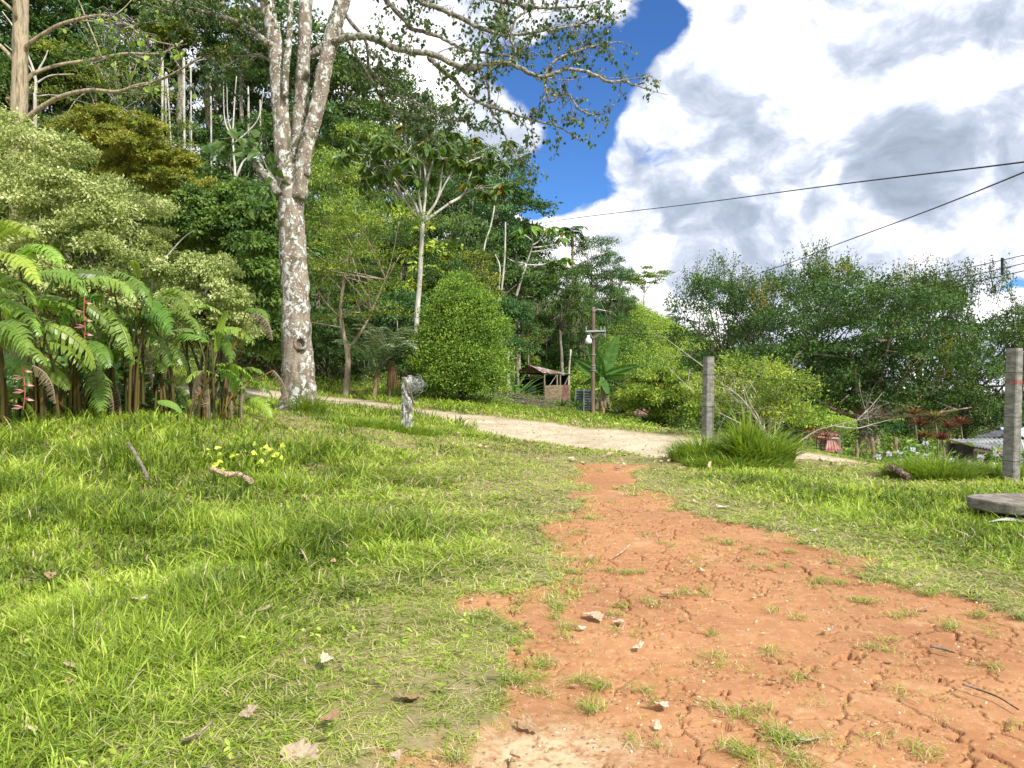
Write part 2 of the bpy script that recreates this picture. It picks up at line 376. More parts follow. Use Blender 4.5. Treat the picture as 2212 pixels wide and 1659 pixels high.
def metal(name, a, b, s=(1, 1, 1), k=3, rust=.5, lo=.42, hi=.58):
    m = newmat(name); p = texco(); n1 = noise(vscale(p, s), k, 6, .7)
    c = mixc(smap(n1, lo, hi), a, b); c = mixc(smap(noise(p, k * 3, 5, .75), .55, .68) * rust, c, (.06, .045, .035))
    surf(c, .7, bump(n1, .3, .02), metal=.0, spec=.3); return m
M['rustroof'] = metal('rusted_sheet', (.13, .065, .045), (.22, .12, .085), rust=.4)
M['greyroof'] = metal('grey_sheet', (.30, .30, .30), (.52, .52, .50), (1, 1, 1), 2.2, .5)
M['huteave'] = metal('rusty_white_sheet', (.17, .095, .07), (.50, .47, .45), (1, 1, 1), 1.6, .35, .46, .62)
M['darksheet'] = metal('dark_sheet', (.03, .035, .045), (.08, .085, .10))
M['bluesheet'] = metal('blue_grey_sheet', (.09, .12, .16), (.20, .24, .29), rust=.35)
M['bluetarp'] = metal('light_blue_sheet', (.30, .40, .62), (.5, .58, .72), rust=.1)
M['tanboard'] = metal('tan_board', (.13, .095, .06), (.26, .20, .125), (1, 1, 6), 2.5, .3)
M['redtile'] = metal('faded_red_sheet', (.34, .14, .11), (.5, .30, .26), rust=.1)
m = newmat('wire'); surf((.03, .03, .03), .6); M['wire'] = m
m = newmat('lamp_white'); surf((.75, .75, .72), .35); M['lampwhite'] = m
m = newmat('galvanised'); surf((.30, .31, .31), .5, metal=.3); M['galv'] = m
m = newmat('pink_bract'); surf(ramp(attr('rnd'), [(0, (.55, .10, .09)), (.5, (.72, .35, .32)), (1, (.85, .66, .60))]), .45, transl=(.8, .3, .3), tf=.25); M['pink'] = m
m = newmat('flower_white'); surf(ramp(attr('rnd'), [(0, (.35, .35, .75)), (.3, (.75, .75, .85)), (1, (.8, .8, .8))]), .6, transl=(.8, .8, .85), tf=.3); M['flower'] = m
m = newmat('cut_slab_wood'); p = texco()
n1 = noise(vscale(p, (4, 1.5, 4)), 3, 7, .7); c = mixc(smap(n1, .38, .62), (.14, .12, .10), (.30, .27, .23)); surf(c, .9, bump(n1, .8, .02), spec=.15); M['slab'] = m

m = newmat('pebble'); surf(ramp(attr('rnd'), [(0, (.27, .22, .16)), (.5, (.42, .35, .25)), (1, (.60, .54, .43))]), .9); M['pebble'] = m
# ground: soil, red dirt and gravel in one material, blended by surveyed surface attributes
m = newmat('ground_surface'); p = geo(); dm = attr('dirt'); rm = attr('road'); far = attr('far')
n1 = noise(p, 1.3, 6, .6); n2 = noise(p, 18, 6, .7); n3 = noise(p, 90, 3, .6)
soil = mixc(smap(n1, .35, .65), (.20, .17, .07), (.28, .23, .12)); soil = mixc(smap(n2, .45, .65) * .6, soil, (.36, .28, .16)); soil = mixc(smap(noise(p, 60, 4, .8), .5, .62) * .7, soil, (.13, .17, .045)); soil = mixc(smap(noise(p, 38, 5, .8), .56, .64) * .6, soil, (.09, .07, .04))
red = mixc(smap(n1, .3, .7), (.33, .152, .070), (.41, .212, .102)); red = mixc(smap(n2, .4, .7) * .5, red, (.50, .285, .14))
red = mixc(smap(noise(p, 3.2, 5, .65), .55, .72) * .5, red, (.31, .13, .058))
spk = smap(voro(p, 55), .26, .14) * smap(n2, .46, .6)
red = mixc(smap(noise(p, .55, 5, .6), .45, .62) * .45, red, (.27, .125, .06)); red = mixc(smap(noise(p, 2.1, 6, .7), .56, .66) * .45, red, (.52, .34, .19)); red = mixc(spk * .8, red, (.62, .48, .30))
pale = attr('pale'); red = mixc(pale * smap(n2, .3, .6), red, (.50, .40, .25))
rd = mixc(smap(noise(p, .9, 6, .6), .35, .65), (.40, .33, .22), (.54, .455, .32)); rd = mixc(smap(noise(p, 14, 5, .75), .50, .60) * .65, rd, (.25, .215, .155)); rd = mixc(smap(noise(p, 5, 6, .75), .5, .62) * .45, rd, (.62, .55, .42)); rd = mixc(smap(noise(vscale(p, (.45, 1.6, 1)), 2.2, 5, .65), .5, .64) * .5, rd, (.36, .30, .21)); rd = mixc(smap(voro(p, 30), .2, .1) * .5, rd, (.7, .66, .55))
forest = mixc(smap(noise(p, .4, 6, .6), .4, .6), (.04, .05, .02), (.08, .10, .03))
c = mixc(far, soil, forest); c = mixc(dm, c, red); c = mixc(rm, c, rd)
h = n2 * .7 + n3 * .9 + noise(p, 6, 4) * .4 + noise(p, 220, 3, .7) * .6
surf(c, .95, bump(h, .4, .012), spec=.1); M['ground'] = m

# ---------------------------------------------------------------- world: sky texture behind procedural cumulus
SUN_EL, SUN_AZ = R(46), R(138)         # azimuth clockwise from +Y
wd = bpy.data.worlds.new('World'); sc.world = wd; wd.use_nodes = True; S.nt = wd.node_tree; nt = wd.node_tree; nt.nodes.clear()
sky = nt.nodes.new('ShaderNodeTexSky'); sky.sky_type = 'NISHITA'; sky.sun_disc = False; sky.sun_elevation = SUN_EL; sky.sun_rotation = SUN_AZ; sky.altitude = 1200; sky.air_density = 1.; sky.dust_density = .2; sky.ozone_density = 2.5
d = S(nt.nodes.new('ShaderNodeTexCoord').outputs['Generated'])
x, y, z = S(sep(d, 0)), S(sep(d, 1)), S(sep(d, 2))
az = S.op('ARCTAN2', x, y); el = S.op('ARCSINE', z)
def ae(X, Y): 
    q = P(X, Y, 1.) - np.array([0, 0, CAMZ]); q = q / np.linalg.norm(q); return math.atan2(q[0], q[1]), math.asin(q[2])
# clouds live on a plane above so they shrink towards the horizon
zz = S.op('MAXIMUM', z, 0.0) + .22
cb = nt.nodes.new('ShaderNodeCombineXYZ')
for i, q in enumerate((az * 2.0, el * 2.6, z * .4)): nt.links.new(q.v, cb.inputs[i])
pv = S(cb.outputs[0])
wn = nt.nodes.new('ShaderNodeTexNoise'); wn.inputs['Scale'].default_value = 2.6; wn.inputs['Detail'].default_value = 5; nt.links.new(pv.v, wn.inputs['Vector'])
def vmath(op, a, b=None, s=None):
    n = nt.nodes.new('ShaderNodeVectorMath'); n.operation = op; nt.links.new(a.v, n.inputs[0])
    if isinstance(b, S): nt.links.new(b.v, n.inputs[1])
    elif b is not None: n.inputs[1].default_value = b
    if s is not None: n.inputs['Scale'].default_value = s
    return S(n.outputs[0])
wv = vmath('SCALE', vmath('SUBTRACT', S(wn.outputs['Color']), (.5, .5, .5)), s=.34)
wa, wb = S(sep(wv, 0)), S(sep(wv, 1))
aw, ew = az + wa * .55, el + wb * .5
def blob(X, Y, rx, ry, rot=0, a=None, e=None):
    a0, e0 = ae(X, Y); k = 1 / FPX
    dx, dy = (aw if a is None else a) - a0, (ew if e is None else e) - e0
    c_, s_ = math.cos(rot), math.sin(rot)
    u = (dx * c_ + dy * s_) * (1 / (rx * k)); v = (dy * c_ - dx * s_) * (1 / (ry * k))
    return S.op('EXPONENT', (u * u + v * v) * -1.)
def total(bl):
    t = None
    for wgt, b in bl:
        b = b * wgt; t = b if t is None else t + b
    return t
pvw = vmath('ADD', pv, wv)
n1 = noise(pvw, 3.0, 10, .56); nl = noise(vmath('ADD', pvw, (.05, .09, 0)), 3.0, 10, .56); nb = noise(pvw, 1.2, 4, .5); nf = noise(pvw, 9, 8, .6)
holes = total([(1.15, blob(1440, 20, 120, 75, -.3)), (1.0, blob(1300, 130, 150, 90, .1)), (.9, blob(1150, 150, 140, 80, 0)), (1.05, blob(1215, 360, 65, 95, .3)), (.75, blob(1270, 250, 100, 90, 0)), (.55, blob(1415, 325, 55, 45, -.4)), (.8, blob(1300, 400, 40, 40, 0)),
               (.0, blob(2130, 110, 70, 30, .1)), (.8, blob(2200, 610, 90, 14, 0)), (.5, blob(1130, 400, 60, 50)), (.8, blob(1170, 390, 45, 60)), (.0, blob(2210, 70, 40, 50))])
cover = smap(n1 * .9 + nf * .25 - holes * .62, .13, .37)
gl = total([(-.62, blob(1800, 60, 250, 55, -.2)), (-.40, blob(1480, 240, 140, 100, .2)), (-.5, blob(1660, 430, 420, 75, .15)), (-.55, blob(1950, 400, 300, 110, .0)), (-.35, blob(2200, 330, 110, 150)),
            (.75, blob(1560, 110, 170, 75, -.35)), (.85, blob(1900, 170, 190, 95, -.1)), (.65, blob(1680, 290, 75, 48)), (.5, blob(1400, 400, 160, 45, .3)), (.4, blob(2080, 260, 60, 100, .2)), (.6, blob(2000, 80, 60, 90, .8)),
            (.5, blob(1400, 590, 160, 70)), (.35, blob(2100, 560, 200, 60)), (.5, blob(1180, 440, 90, 50)), (.6, blob(850, 120, 200, 150)), (-.25, blob(1700, 600, 200, 40)), (.4, blob(1500, 680, 200, 50))])
lit = n1 * .75 + (n1 - nl) * 2.1 + nf * .7 + gl * .27 - .02
cc = ramp(smap(lit, .12, 1.2, 0, 1, False), [(0, (.28, .33, .42)), (.25, (.37, .425, .53)), (.42, (.50, .55, .66)), (.58, (.72, .76, .85)), (.75, (1.0, 1.0, 1.02)), (1, (1.35, 1.35, 1.35))])
cc_n = nt.nodes.new('ShaderNodeBackground'); nt.links.new(cc.v, cc_n.inputs[0]); cc_n.inputs[1].default_value = 1.08
skc = mixc(1., S(sky.outputs[0]), (.50, .84, 1.28), 'MULTIPLY')
sb = nt.nodes.new('ShaderNodeBackground'); nt.links.new(skc.v, sb.inputs[0]); sb.inputs[1].default_value = .10
mx = nt.nodes.new('ShaderNodeMixShader'); nt.links.new(cover.v, mx.inputs[0]); nt.links.new(sb.outputs[0], mx.inputs[1]); nt.links.new(cc_n.outputs[0], mx.inputs[2])
wo = nt.nodes.new('ShaderNodeOutputWorld'); nt.links.new(mx.outputs[0], wo.inputs[0])
wd.cycles.sampling_method = 'MANUAL'; wd.cycles.sample_map_resolution = 512
sl = bpy.data.lights.new('sun', 'SUN'); sl.energy = 4.8; sl.angle = R(5); sl.color = (1, .95, .86)
so = bpy.data.objects.new('sun', sl); col.objects.link(so); so.rotation_euler = (math.pi / 2 - SUN_EL, 0, math.pi - SUN_AZ)
# sun comes from azimuth SUN_AZ: light travels away from it
from mathutils import Vector
sd_ = Vector((math.sin(SUN_AZ) * math.cos(SUN_EL), math.cos(SUN_AZ) * math.cos(SUN_EL), math.sin(SUN_EL)))
so.rotation_euler = sd_.to_track_quat('Z', 'Y').to_euler()
cam = bpy.data.cameras.new('camera'); co = bpy.data.objects.new('camera', cam); col.objects.link(co); sc.camera = co
co.location = (0, 0, CAMZ); co.rotation_euler = (math.pi / 2 + PITCH, 0, 0); cam.sensor_width = 36; cam.lens = 36 * FPX / 2212; cam.clip_end = 3000; cam.clip_start = .05
sc.view_settings.view_transform = 'Standard'; sc.view_settings.look = 'None'; sc.view_settings.exposure = 0.38; sc.view_settings.gamma = 1
sc.cycles.max_bounces = 7; sc.cycles.transparent_max_bounces = 8; sc.cycles.transmission_bounces = 4
# ---------------------------------------------------------------- ground
def grow(a, b, s0, k):
    out = [a]
    while out[-1] < b: out.append(out[-1] + s0 + k * (out[-1] - a))
    return np.array(out)
right = grow(5.2, 900, .05, .045); left = -grow(2.2, 900, .05, .045)[::-1]
xs = np.concatenate([left, np.arange(-2.2 + .0085, 5.195, .0085), right])
yl = [2.3]
while yl[-1] < 14: yl.append(yl[-1] + max(.007, .0029 * yl[-1]))
while yl[-1] < 1000: yl.append(yl[-1] + .006 * yl[-1] * (1 + max(0, yl[-1] - 60) * .04))
ys = np.concatenate([-grow(-2.3, 800, .1, .08)[::-1][:-1], np.array(yl)])
GX, GY = np.meshgrid(xs, ys)
Z = terrain(GX, GY)
dsd, rsd = masks(GX, GY)
dirt = sstep(-.10, .10, dsd); road = sstep(-.2, .2, rsd)
# drying cracks: warped cell borders cut into the clay
def cracks(x, y, s, o, wdt):
    x0_, y0_ = x, y
    x = x0_ + (fbm(x0_, y0_, .45 * s, o, 4) - .5) * .75 * s
    y = y0_ + (fbm(x0_, y0_, .45 * s, o + 9, 4) - .5) * .75 * s
    gx = np.floor(x / s).astype(int); gy = np.floor(y / s).astype(int)
    f1 = np.full(x.shape, 9.); f2 = np.full(x.shape, 9.)
    for i in (-1, 0, 1):
        for j in (-1, 0, 1):
            cx = gx + i; cy = gy + j
            px = (cx + .1 + .8 * _tab[(cx + o) % 256, cy % 256]) * s; py = (cy + .1 + .8 * _tab[(cy + 77) % 256, (cx + o) % 256]) * s
            d_ = np.hypot(x - px, y - py); f2 = np.minimum(f2, np.maximum(f1, d_)); f1 = np.minimum(f1, d_)
    return 1 - sstep(wdt * .35, wdt, (f2 - f1))
near = (dirt > .05) & (GY < 9) & (GX > -2.5) & (GX < 6)
cr = np.zeros(GX.shape)
a, b = GX[near], GY[near]
w1 = sstep(.35, .62, fbm(a, b, .55, 21, 2)); w2 = sstep(.42, .62, fbm(a, b, .3, 31, 2))
cr[near] = np.maximum(cracks(a, b, .36, 3, .005 + .009 * w1) * sstep(.05, .5, w1 + .1), cracks(a, b, .19, 60, .006) * w2 * .8)
Z = Z - cr * dirt * .042 + (fbm(GX, GY, .35, 12, 5) - .5) * .016 * dirt - .02 * dirt - .05 * road + (fbm(GX, GY, .25, 14, 4) - .5) * .05 * road
# wheel ruts on the gravel
cl = poly_sd(GX, GY, road_poly)
Z -= .03 * np.exp(-((cl - 1.1) / .28) ** 2) * road
pale = np.exp(-(((GX - .14) / .32) ** 2 + ((GY - 3.02) / .22) ** 2)) * 1.3
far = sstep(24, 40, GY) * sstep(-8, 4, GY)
ny, nx = GX.shape
V = np.stack([GX, GY, Z], -1).reshape(-1, 3)
i = np.arange(ny - 1)[:, None] * nx; j = np.arange(nx - 1)[None]
Q = np.stack([i + j, i + j + 1, i + j + 1 + nx, i + j + nx], -1).reshape(-1, 4)
fd = dirt.ravel()[Q].mean(1); fr = road.ravel()[Q].mean(1)
cls = np.where(fr > .5, 2, np.where(fd > .5, 1, 0))
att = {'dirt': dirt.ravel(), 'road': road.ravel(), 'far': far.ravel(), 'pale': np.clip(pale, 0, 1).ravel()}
for k, nm in ((0, 'ground'), (1, 'dirt_path'), (2, 'gravel_road')):
    q = Q[cls == k]; used, inv = np.unique(q, return_inverse=True)
    o = link(nm, np_mesh(nm, V[used], inv.reshape(-1, 4), M['ground'], smooth=True, vattr={a: v[used] for a, v in att.items()}))
    o['kind'] = 'structure'
    o['label'] = {'ground': 'sloping green ground and hillside', 'dirt_path': 'cracked orange dirt path leading to the road', 'gravel_road': 'pale gravel road crossing behind the fence posts'}[nm]
print('ground', len(V), time.time() - T0)

# ---------------------------------------------------------------- grass
def blades(mb, x, y, h, wd_, lean=.5, rnd=None, z=None, dirs=None):
    n = len(x); z = terrain(x, y) if z is None else z
    th = rng.uniform(0, 2 * np.pi, n) if dirs is None else dirs
    dx, dy = np.cos(th), np.sin(th); ln = np.abs(rng.normal(lean, .35, n)) * h
    ph = th + np.pi / 2 + rng.normal(0, .5, n); sx, sy = np.cos(ph), np.sin(ph)
    base = np.stack([x, y, z - .01], 1)
    def ring(t, wf):
        c = base + np.stack([dx * ln * t ** 1.8, dy * ln * t ** 1.8, h * (t - .28 * (ln / h) * t ** 3)], 1)
        o = np.stack([sx, sy, np.zeros(n)], 1) * (wd_ * wf / 2)[:, None]
        return c - o, c + o
    r = [ring(0, .8), ring(.45, 1.), ring(.8, .62), ring(1., .08)]
    V = np.stack([v for pr in r for v in pr], 1)
    q = np.array([[0, 1, 3, 2], [2, 3, 5, 4], [4, 5, 7, 6]])
    Q = q[None] + (np.arange(n) * 8)[:, None, None]
    rnd = rng.random(n) if rnd is None else rnd
    mb.add(V.reshape(-1, 3), Q.reshape(-1, 4), np.repeat(rnd, 3))
gm = MB()
def sow(x0, x1, y0, y1, dens, hs=1., ws=1.):
    n = int((x1 - x0) * (y1 - y0) * dens)
    x = rng.uniform(x0, x1, n); y = rng.uniform(y0, y1, n)
    ok = np.abs(x) < y * .70 + 1.0; x, y = x[ok], y[ok]
    # pull blades into tufts
    cs = .11
    cxi = np.floor(x / cs); cyi = np.floor(y / cs)
    jx = (cxi - .4 + 1.8 * _tab[cxi.astype(int) % 256, cyi.astype(int) % 256]) * cs; jy = (cyi - .4 + 1.8 * _tab[cyi.astype(int) % 256, cxi.astype(int) % 256]) * cs
    pull = rng.random(len(x)) * .6; tx, ty = x, y
    x = x * (1 - pull) + jx * pull; y = y * (1 - pull) + jy * pull
    ds, rs = masks(x, y)
    dd = poly_sd(x, y, dirt_poly)
    worn = sstep(-1.6, -.1, dd)               # near the trodden path the lawn thins out
    mid = np.exp(-((x + .2) / 1.6) ** 2) * sstep(6, 9, y) * sstep(14, 11, y)   # trampled entrance
    worn = np.clip(np.maximum(worn, mid * .85), 0, 1)
    patch = fbm(x, y, .8, 41, 3)
    keep = (ds < 0.0 + .22 * (rng.random(len(x)) - .3) ** 3 * 3) & (rs < -.02) & (rng.random(len(x)) < 1 - .12 * worn * sstep(.62, .35, patch))
    x, y, worn, patch = x[keep], y[keep], worn[keep], patch[keep]
    side = sstep(.3, -1.2, x); view = np.exp(-(((x - 5.2) / 1.3) ** 2)) * sstep(9, 10.5, y); worn = np.maximum(worn, view * .7)
    tall = (.055 + .15 * side * sstep(.30, .65, patch) + .05 * (1 - side) + .035 * side) * (1 - .55 * worn)
    lawn = sstep(5.2, 2.8, y) * .45; tall = tall * (1 - lawn)
    tall = tall * (1 - .5 * sstep(11.5, 13, y) * sstep(18, 16, y))
    h = tall * rng.uniform(.3, 1.25, len(x)) * (1 + .5 * (rng.random(len(x)) < .08)) * hs * (.8 if x0 > -5 else .9)
    wd_ = rng.uniform(.0035, .0085, len(x)) * ws * (.7 + .4 * (1 - worn))
    tone = fbm(x, y, .45, 51, 2)
    rn = np.clip(rng.beta(1.4, 1.5, len(x)) * .72 + (tone - .5) * .75 + .10 * worn + .0, 0, .86)
    dry = rng.random(len(x)) < .03 + .30 * worn
    rn[dry] = rng.uniform(.9, 1, dry.sum())
    blades(gm, x, y, h, wd_, .75 + 1.1 * worn, rn)
sow(-4.5, 4.5, 2.4, 5, 6600, 1, 1.05)
sow(-3.2, 3.6, 2.4, 5.5, 6500, .5, .95); sow(-3.5, 5, 5.5, 9, 2200, .5, 1.3)
sow(-7, 7, 5, 8, 3000, 1.1, 1.6)
sow(-9, 9.5, 8, 12, 1150, 1.15, 2.3)
sow(-12, 12, 12, 18, 520, 1.2, 2.5)
sow(-20, 13, 18, 34, 150, 1.1, 4.2)
print('grass', sum(len(q) for q in gm.Q), time.time() - T0)
tag(gm.build('lawn_grass', M['grass']), 'green grass covering the lawn and road verges', 'grass', kind='stuff')
# broad-leaved weeds and dry straw scattered through the lawn
wm_ = MB(); n = 1500; x = rng.uniform(-7, 8, n); y = rng.uniform(2.8, 13, n); ok = (np.abs(x) < y * .7 + .6) & (masks(x, y)[0] < -.02) & (masks(x, y)[1] < -.1) & (fbm(x, y, 1.1, 91, 3) > .46); x, y = x[ok], y[ok]
k = 7; n = len(x); a = rng.uniform(0, 6.28, n * k); xx = np.repeat(x, k); yy = np.repeat(y, k); zz = np.repeat(terrain(x, y), k) + rng.uniform(.02, .10, n * k) * (1 - .5 * (xx > 0))
leaves(wm_, np.stack([xx, yy, zz], 1) + rng.normal(size=(n * k, 3)) * .012, np.stack([np.cos(a), np.sin(a), rng.normal(.15, .3, n * k)], 1), np.stack([rng.normal(size=n * k) * .3, rng.normal(size=n * k) * .3 - .2, np.ones(n * k)], 1), rng.uniform(.02, .05, n * k), rng.uniform(.010, .022, n * k), 'oval', rng.uniform(.15, .8, n * k))
n = 5200; x = rng.uniform(-7, 8, n); y = rng.uniform(2.6, 12, n); ok = (np.abs(x) < y * .7 + .6) & (masks(x, y)[0] < .1); x, y = x[ok], y[ok]; n = len(x); a = rng.uniform(0, 6.28, n)
leaves(wm_, np.stack([x, y, terrain(x, y) + rng.uniform(.01, .07, n) * np.clip(-x + .6, .3, 1)], 1), np.stack([np.cos(a), np.sin(a), rng.normal(.05, .15, n)], 1), np.tile([0, -.2, 1.], (n, 1)), rng.uniform(.05, .17, n), rng.uniform(.002, .005, n) + .0004 * y, 'rhomb', rng.uniform(.9, 1, n))
tag(wm_.build('lawn_weeds', M['grass']), 'small broad-leaved weeds and dry straw among the lawn grass', 'weeds', kind='stuff')
# loose stones
pm = MB(); n = 9000; x = rng.uniform(-9, 8, n); y = np.concatenate([rng.uniform(12.5, 27, 6000), rng.uniform(2.7, 10, 3000)]); ds, rs = masks(x, y); ok = (rs > -.1) | ((ds > 0) & (y < 10)); x, y = x[ok], y[ok]; n = len(x)
sz = np.where(y > 11, np.minimum(rng.gamma(2, .0042, n), .022), np.minimum(rng.gamma(2, .0013, n), .007)); cb8 = np.array([[x_, y_, z_ * .7] for x_ in (-1, 1) for y_ in (-1, 1) for z_ in (-1, 1)], float)
V_ = (cb8[None] * rng.uniform(.5, 1.2, (n, 8, 3))) * sz[:, None, None] + np.stack([x, y, terrain(x, y) - .02 - .03 * (y > 11) + sz * .2], 1)[:, None]
pm.add(V_.reshape(-1, 3), np.array([[0, 1, 3, 2], [4, 6, 7, 5], [0, 4, 5, 1], [2, 3, 7, 6], [0, 2, 6, 4], [1, 5, 7, 3]])[None].repeat(n, 0).reshape(-1, 4) + np.repeat(np.arange(n) * 8, 6)[:, None], np.repeat(rng.random(n), 6))
tag(pm.build('loose_stones', M['pebble']), 'small loose stones on the gravel road and clay', 'gravel', kind='stuff')
# tufts on the dry clay
tm = MB()
tuf = [(1290, 1490, .22, 1.3), (1610, 1545, .16, 1.), (1640, 1640, .22, 1.1), (1780, 1640, .2, 1), (1480, 1290, .16, .8), (1230, 1370, .12, .7), (1340, 1365, .1, .7), (1250, 1262, .2, .8), (1370, 1245, .2, .7), (1560, 1440, .1, .8), (1700, 1325, .09, 1.0), (1430, 1310, .15, .8),
       (1545, 1365, .08, .7), (1885, 1378, .12, .9), (2085, 1355, .16, 1.), (1515, 1278, .14, .7), (1690, 1410, .1, .8), (1735, 1470, .1, .7), (1400, 1500, .1, .8), (1180, 1500, .12, .7), (2190, 1320, .2, 1.2), (1280, 1225, .2, .7), (1390, 1150, .12, .6), (1950, 1500, .1, .6), (1560, 1420, .08, .8), (1660, 1225, .2, .7), (1760, 1262, .2, .6), (1140, 1410, .2, 1.0),
       (2150, 1440, .08, .7), (2000, 1620, .1, .8), (1850, 1600, .14, .7), (1020, 1530, .2, .9), (1320, 1080, .1, .6), (1500, 1210, .2, .6), (1330, 1300, .2, .7), (1960, 1320, .15, .8), (1560, 1190, .2, .6), (1430, 1180, .15, .6), (2100, 1280, .25, .9), (2200, 1570, .06, .7), (1390, 1600, .09, .8), (1920, 1262, .2, .8), (1150, 1330, .25, 1.0), (1060, 1320, .2, .9), (1200, 1300, .25, .8), (1120, 1480, .25, 1.1), (1050, 1580, .2, 1.), (1250, 1150, .2, .7), (1270, 1060, .2, .6), (1300, 1015, .25, .7), (1450, 1100, .2, .7), (1600, 1170, .3, .8), (1700, 1200, .3, .8), (1820, 1240, .25, .9), (1350, 1240, .3, .7), (1850, 1290, .2, .8), (2050, 1300, .3, .9), (1640, 1600, .2, .9), (1700, 1580, .2, .8)]
for X, Y, r, s in tuf:
    cx, cy = flat(X, Y); n = int(110 * s * (r / .12) ** 1.1)
    k = rng.integers(2, 6); cc_ = rng.normal(size=(k, 2)) * r * .5; ii = rng.integers(0, k, n)
    x = cx + cc_[ii, 0] + rng.normal(size=n) * .03; y = cy + cc_[ii, 1] + rng.normal(size=n) * .03
    rn = rng.beta(2, 2, n) * .7; dry = rng.random(n) < .3; rn[dry] = rng.uniform(.9, 1, dry.sum())
    blades(tm, x, y, rng.uniform(.02, .055, n) * s, rng.uniform(.0025, .005, n), 1.5, rn)
n = 900
x = rng.uniform(-.3, 5, n); y = rng.uniform(2.7, 9, n); ok = masks(x, y)[0] > 0; x, y = x[ok], y[ok]
k = 9; x = np.repeat(x, k) + rng.normal(size=len(x) * k) * .018; y = np.repeat(y, k) + rng.normal(size=len(y) * k) * .018; n = len(x)
rn = rng.beta(2, 2, n) * .7; dry = rng.random(n) < .5; rn[dry] = rng.uniform(.9, 1, dry.sum())
blades(tm, x, y, rng.uniform(.006, .025, n), rng.uniform(.0018, .0035, n), 1.5, rn)
n = 420; x = rng.uniform(-2, 5, n); y = rng.uniform(2.7, 9, n)    # loose straws lying flat
blades(tm, x, y, np.full(n, .012), np.full(n, .0025), 7, rng.uniform(.9, 1, n))
tag(tm.build('sparse_grass_tufts', M['grass']), 'sparse half dry grass tufts on the orange dirt', 'grass', kind='stuff')
# long grass round posts and at the clump
lg = MB()
def tuft(px, py, rx, ry, n, h0, h1, wd_=.012, lean=.8, out=True):
    a = rng.uniform(0, 2 * np.pi, n); rr = np.sqrt(rng.random(n))
    x = px + np.cos(a) * rr * rx; y = py + np.sin(a) * rr * ry
    dirs = np.arctan2(y - py, x - px) + rng.normal(0, .7, n)
    blades(lg, x, y, rng.uniform(h0, h1, n) * (1.1 - .55 * rr), rng.uniform(.6, 1.2, n) * wd_, lean, np.clip(rng.beta(2, 2, n) * .95, 0, 1), None, dirs)
def tufted(name, label, fn):
    global lg
    lg = MB(); fn(); o = lg.build(name, M['grass_dark']); o.color = (2.1, 1.45, 1.2, 1); tag(o, label, 'grass clump', kind=None); return o
def centre(o):
    me = o.data; co_ = np.empty(len(me.vertices) * 3, np.float32); me.vertices.foreach_get('co', co_); co_ = co_.reshape(-1, 3)
    c = co_.mean(0); c[2] = co_[:, 2].min(); me.vertices.foreach_set('co', (co_ - c).ravel()); o.location = c; return o
def f():
    tuft(3.12, 12.6, .5, .45, 1100, .25, .6, .018)
    tuft(3.95, 12.3, .5, .4, 1100, .35, .95, .020)
    tuft(3.72, 12.2, .14, .14, 200, .8, 1.15, .026, .25)
    tuft(3.5, 11.8, .85, .4, 1200, .15, .38, .014, 1.)
centre(tufted('grass_clump', 'tall dark green grass clump around the foot of the middle concrete post', f))
def f():
    tuft(6.9, 10.7, .5, .35, 1100, .15, .4, .012); tuft(5.9, 10.7, .7, .4, 2200, .18, .5, .012)
centre(tufted('grass_clump', 'loose long grass beside the right concrete post behind the wood slab', f))
def f():
    tuft(6.5, 8.7, .5, .45, 900, .08, .26, .010, 1.)
centre(tufted('grass_clump', 'grass growing around the round wood slab at the right edge', f))
def f():
    q = gp(690, 890); tuft(q[0], 15.3, .35, .4, 900, .25, .6, .014); tuft(-2.6, 14.7, .9, .5, 2400, .08, .22, .014, .7); tuft(-1.9, 14.6, .5, .4, 900, .1, .22, .014, .7)
    tuft(-1.75, 14.9, .5, .4, 700, .1, .2, .013, .8)
centre(tufted('grass_clump', 'thick grass between the lichen covered tree and the broken wooden post', f))
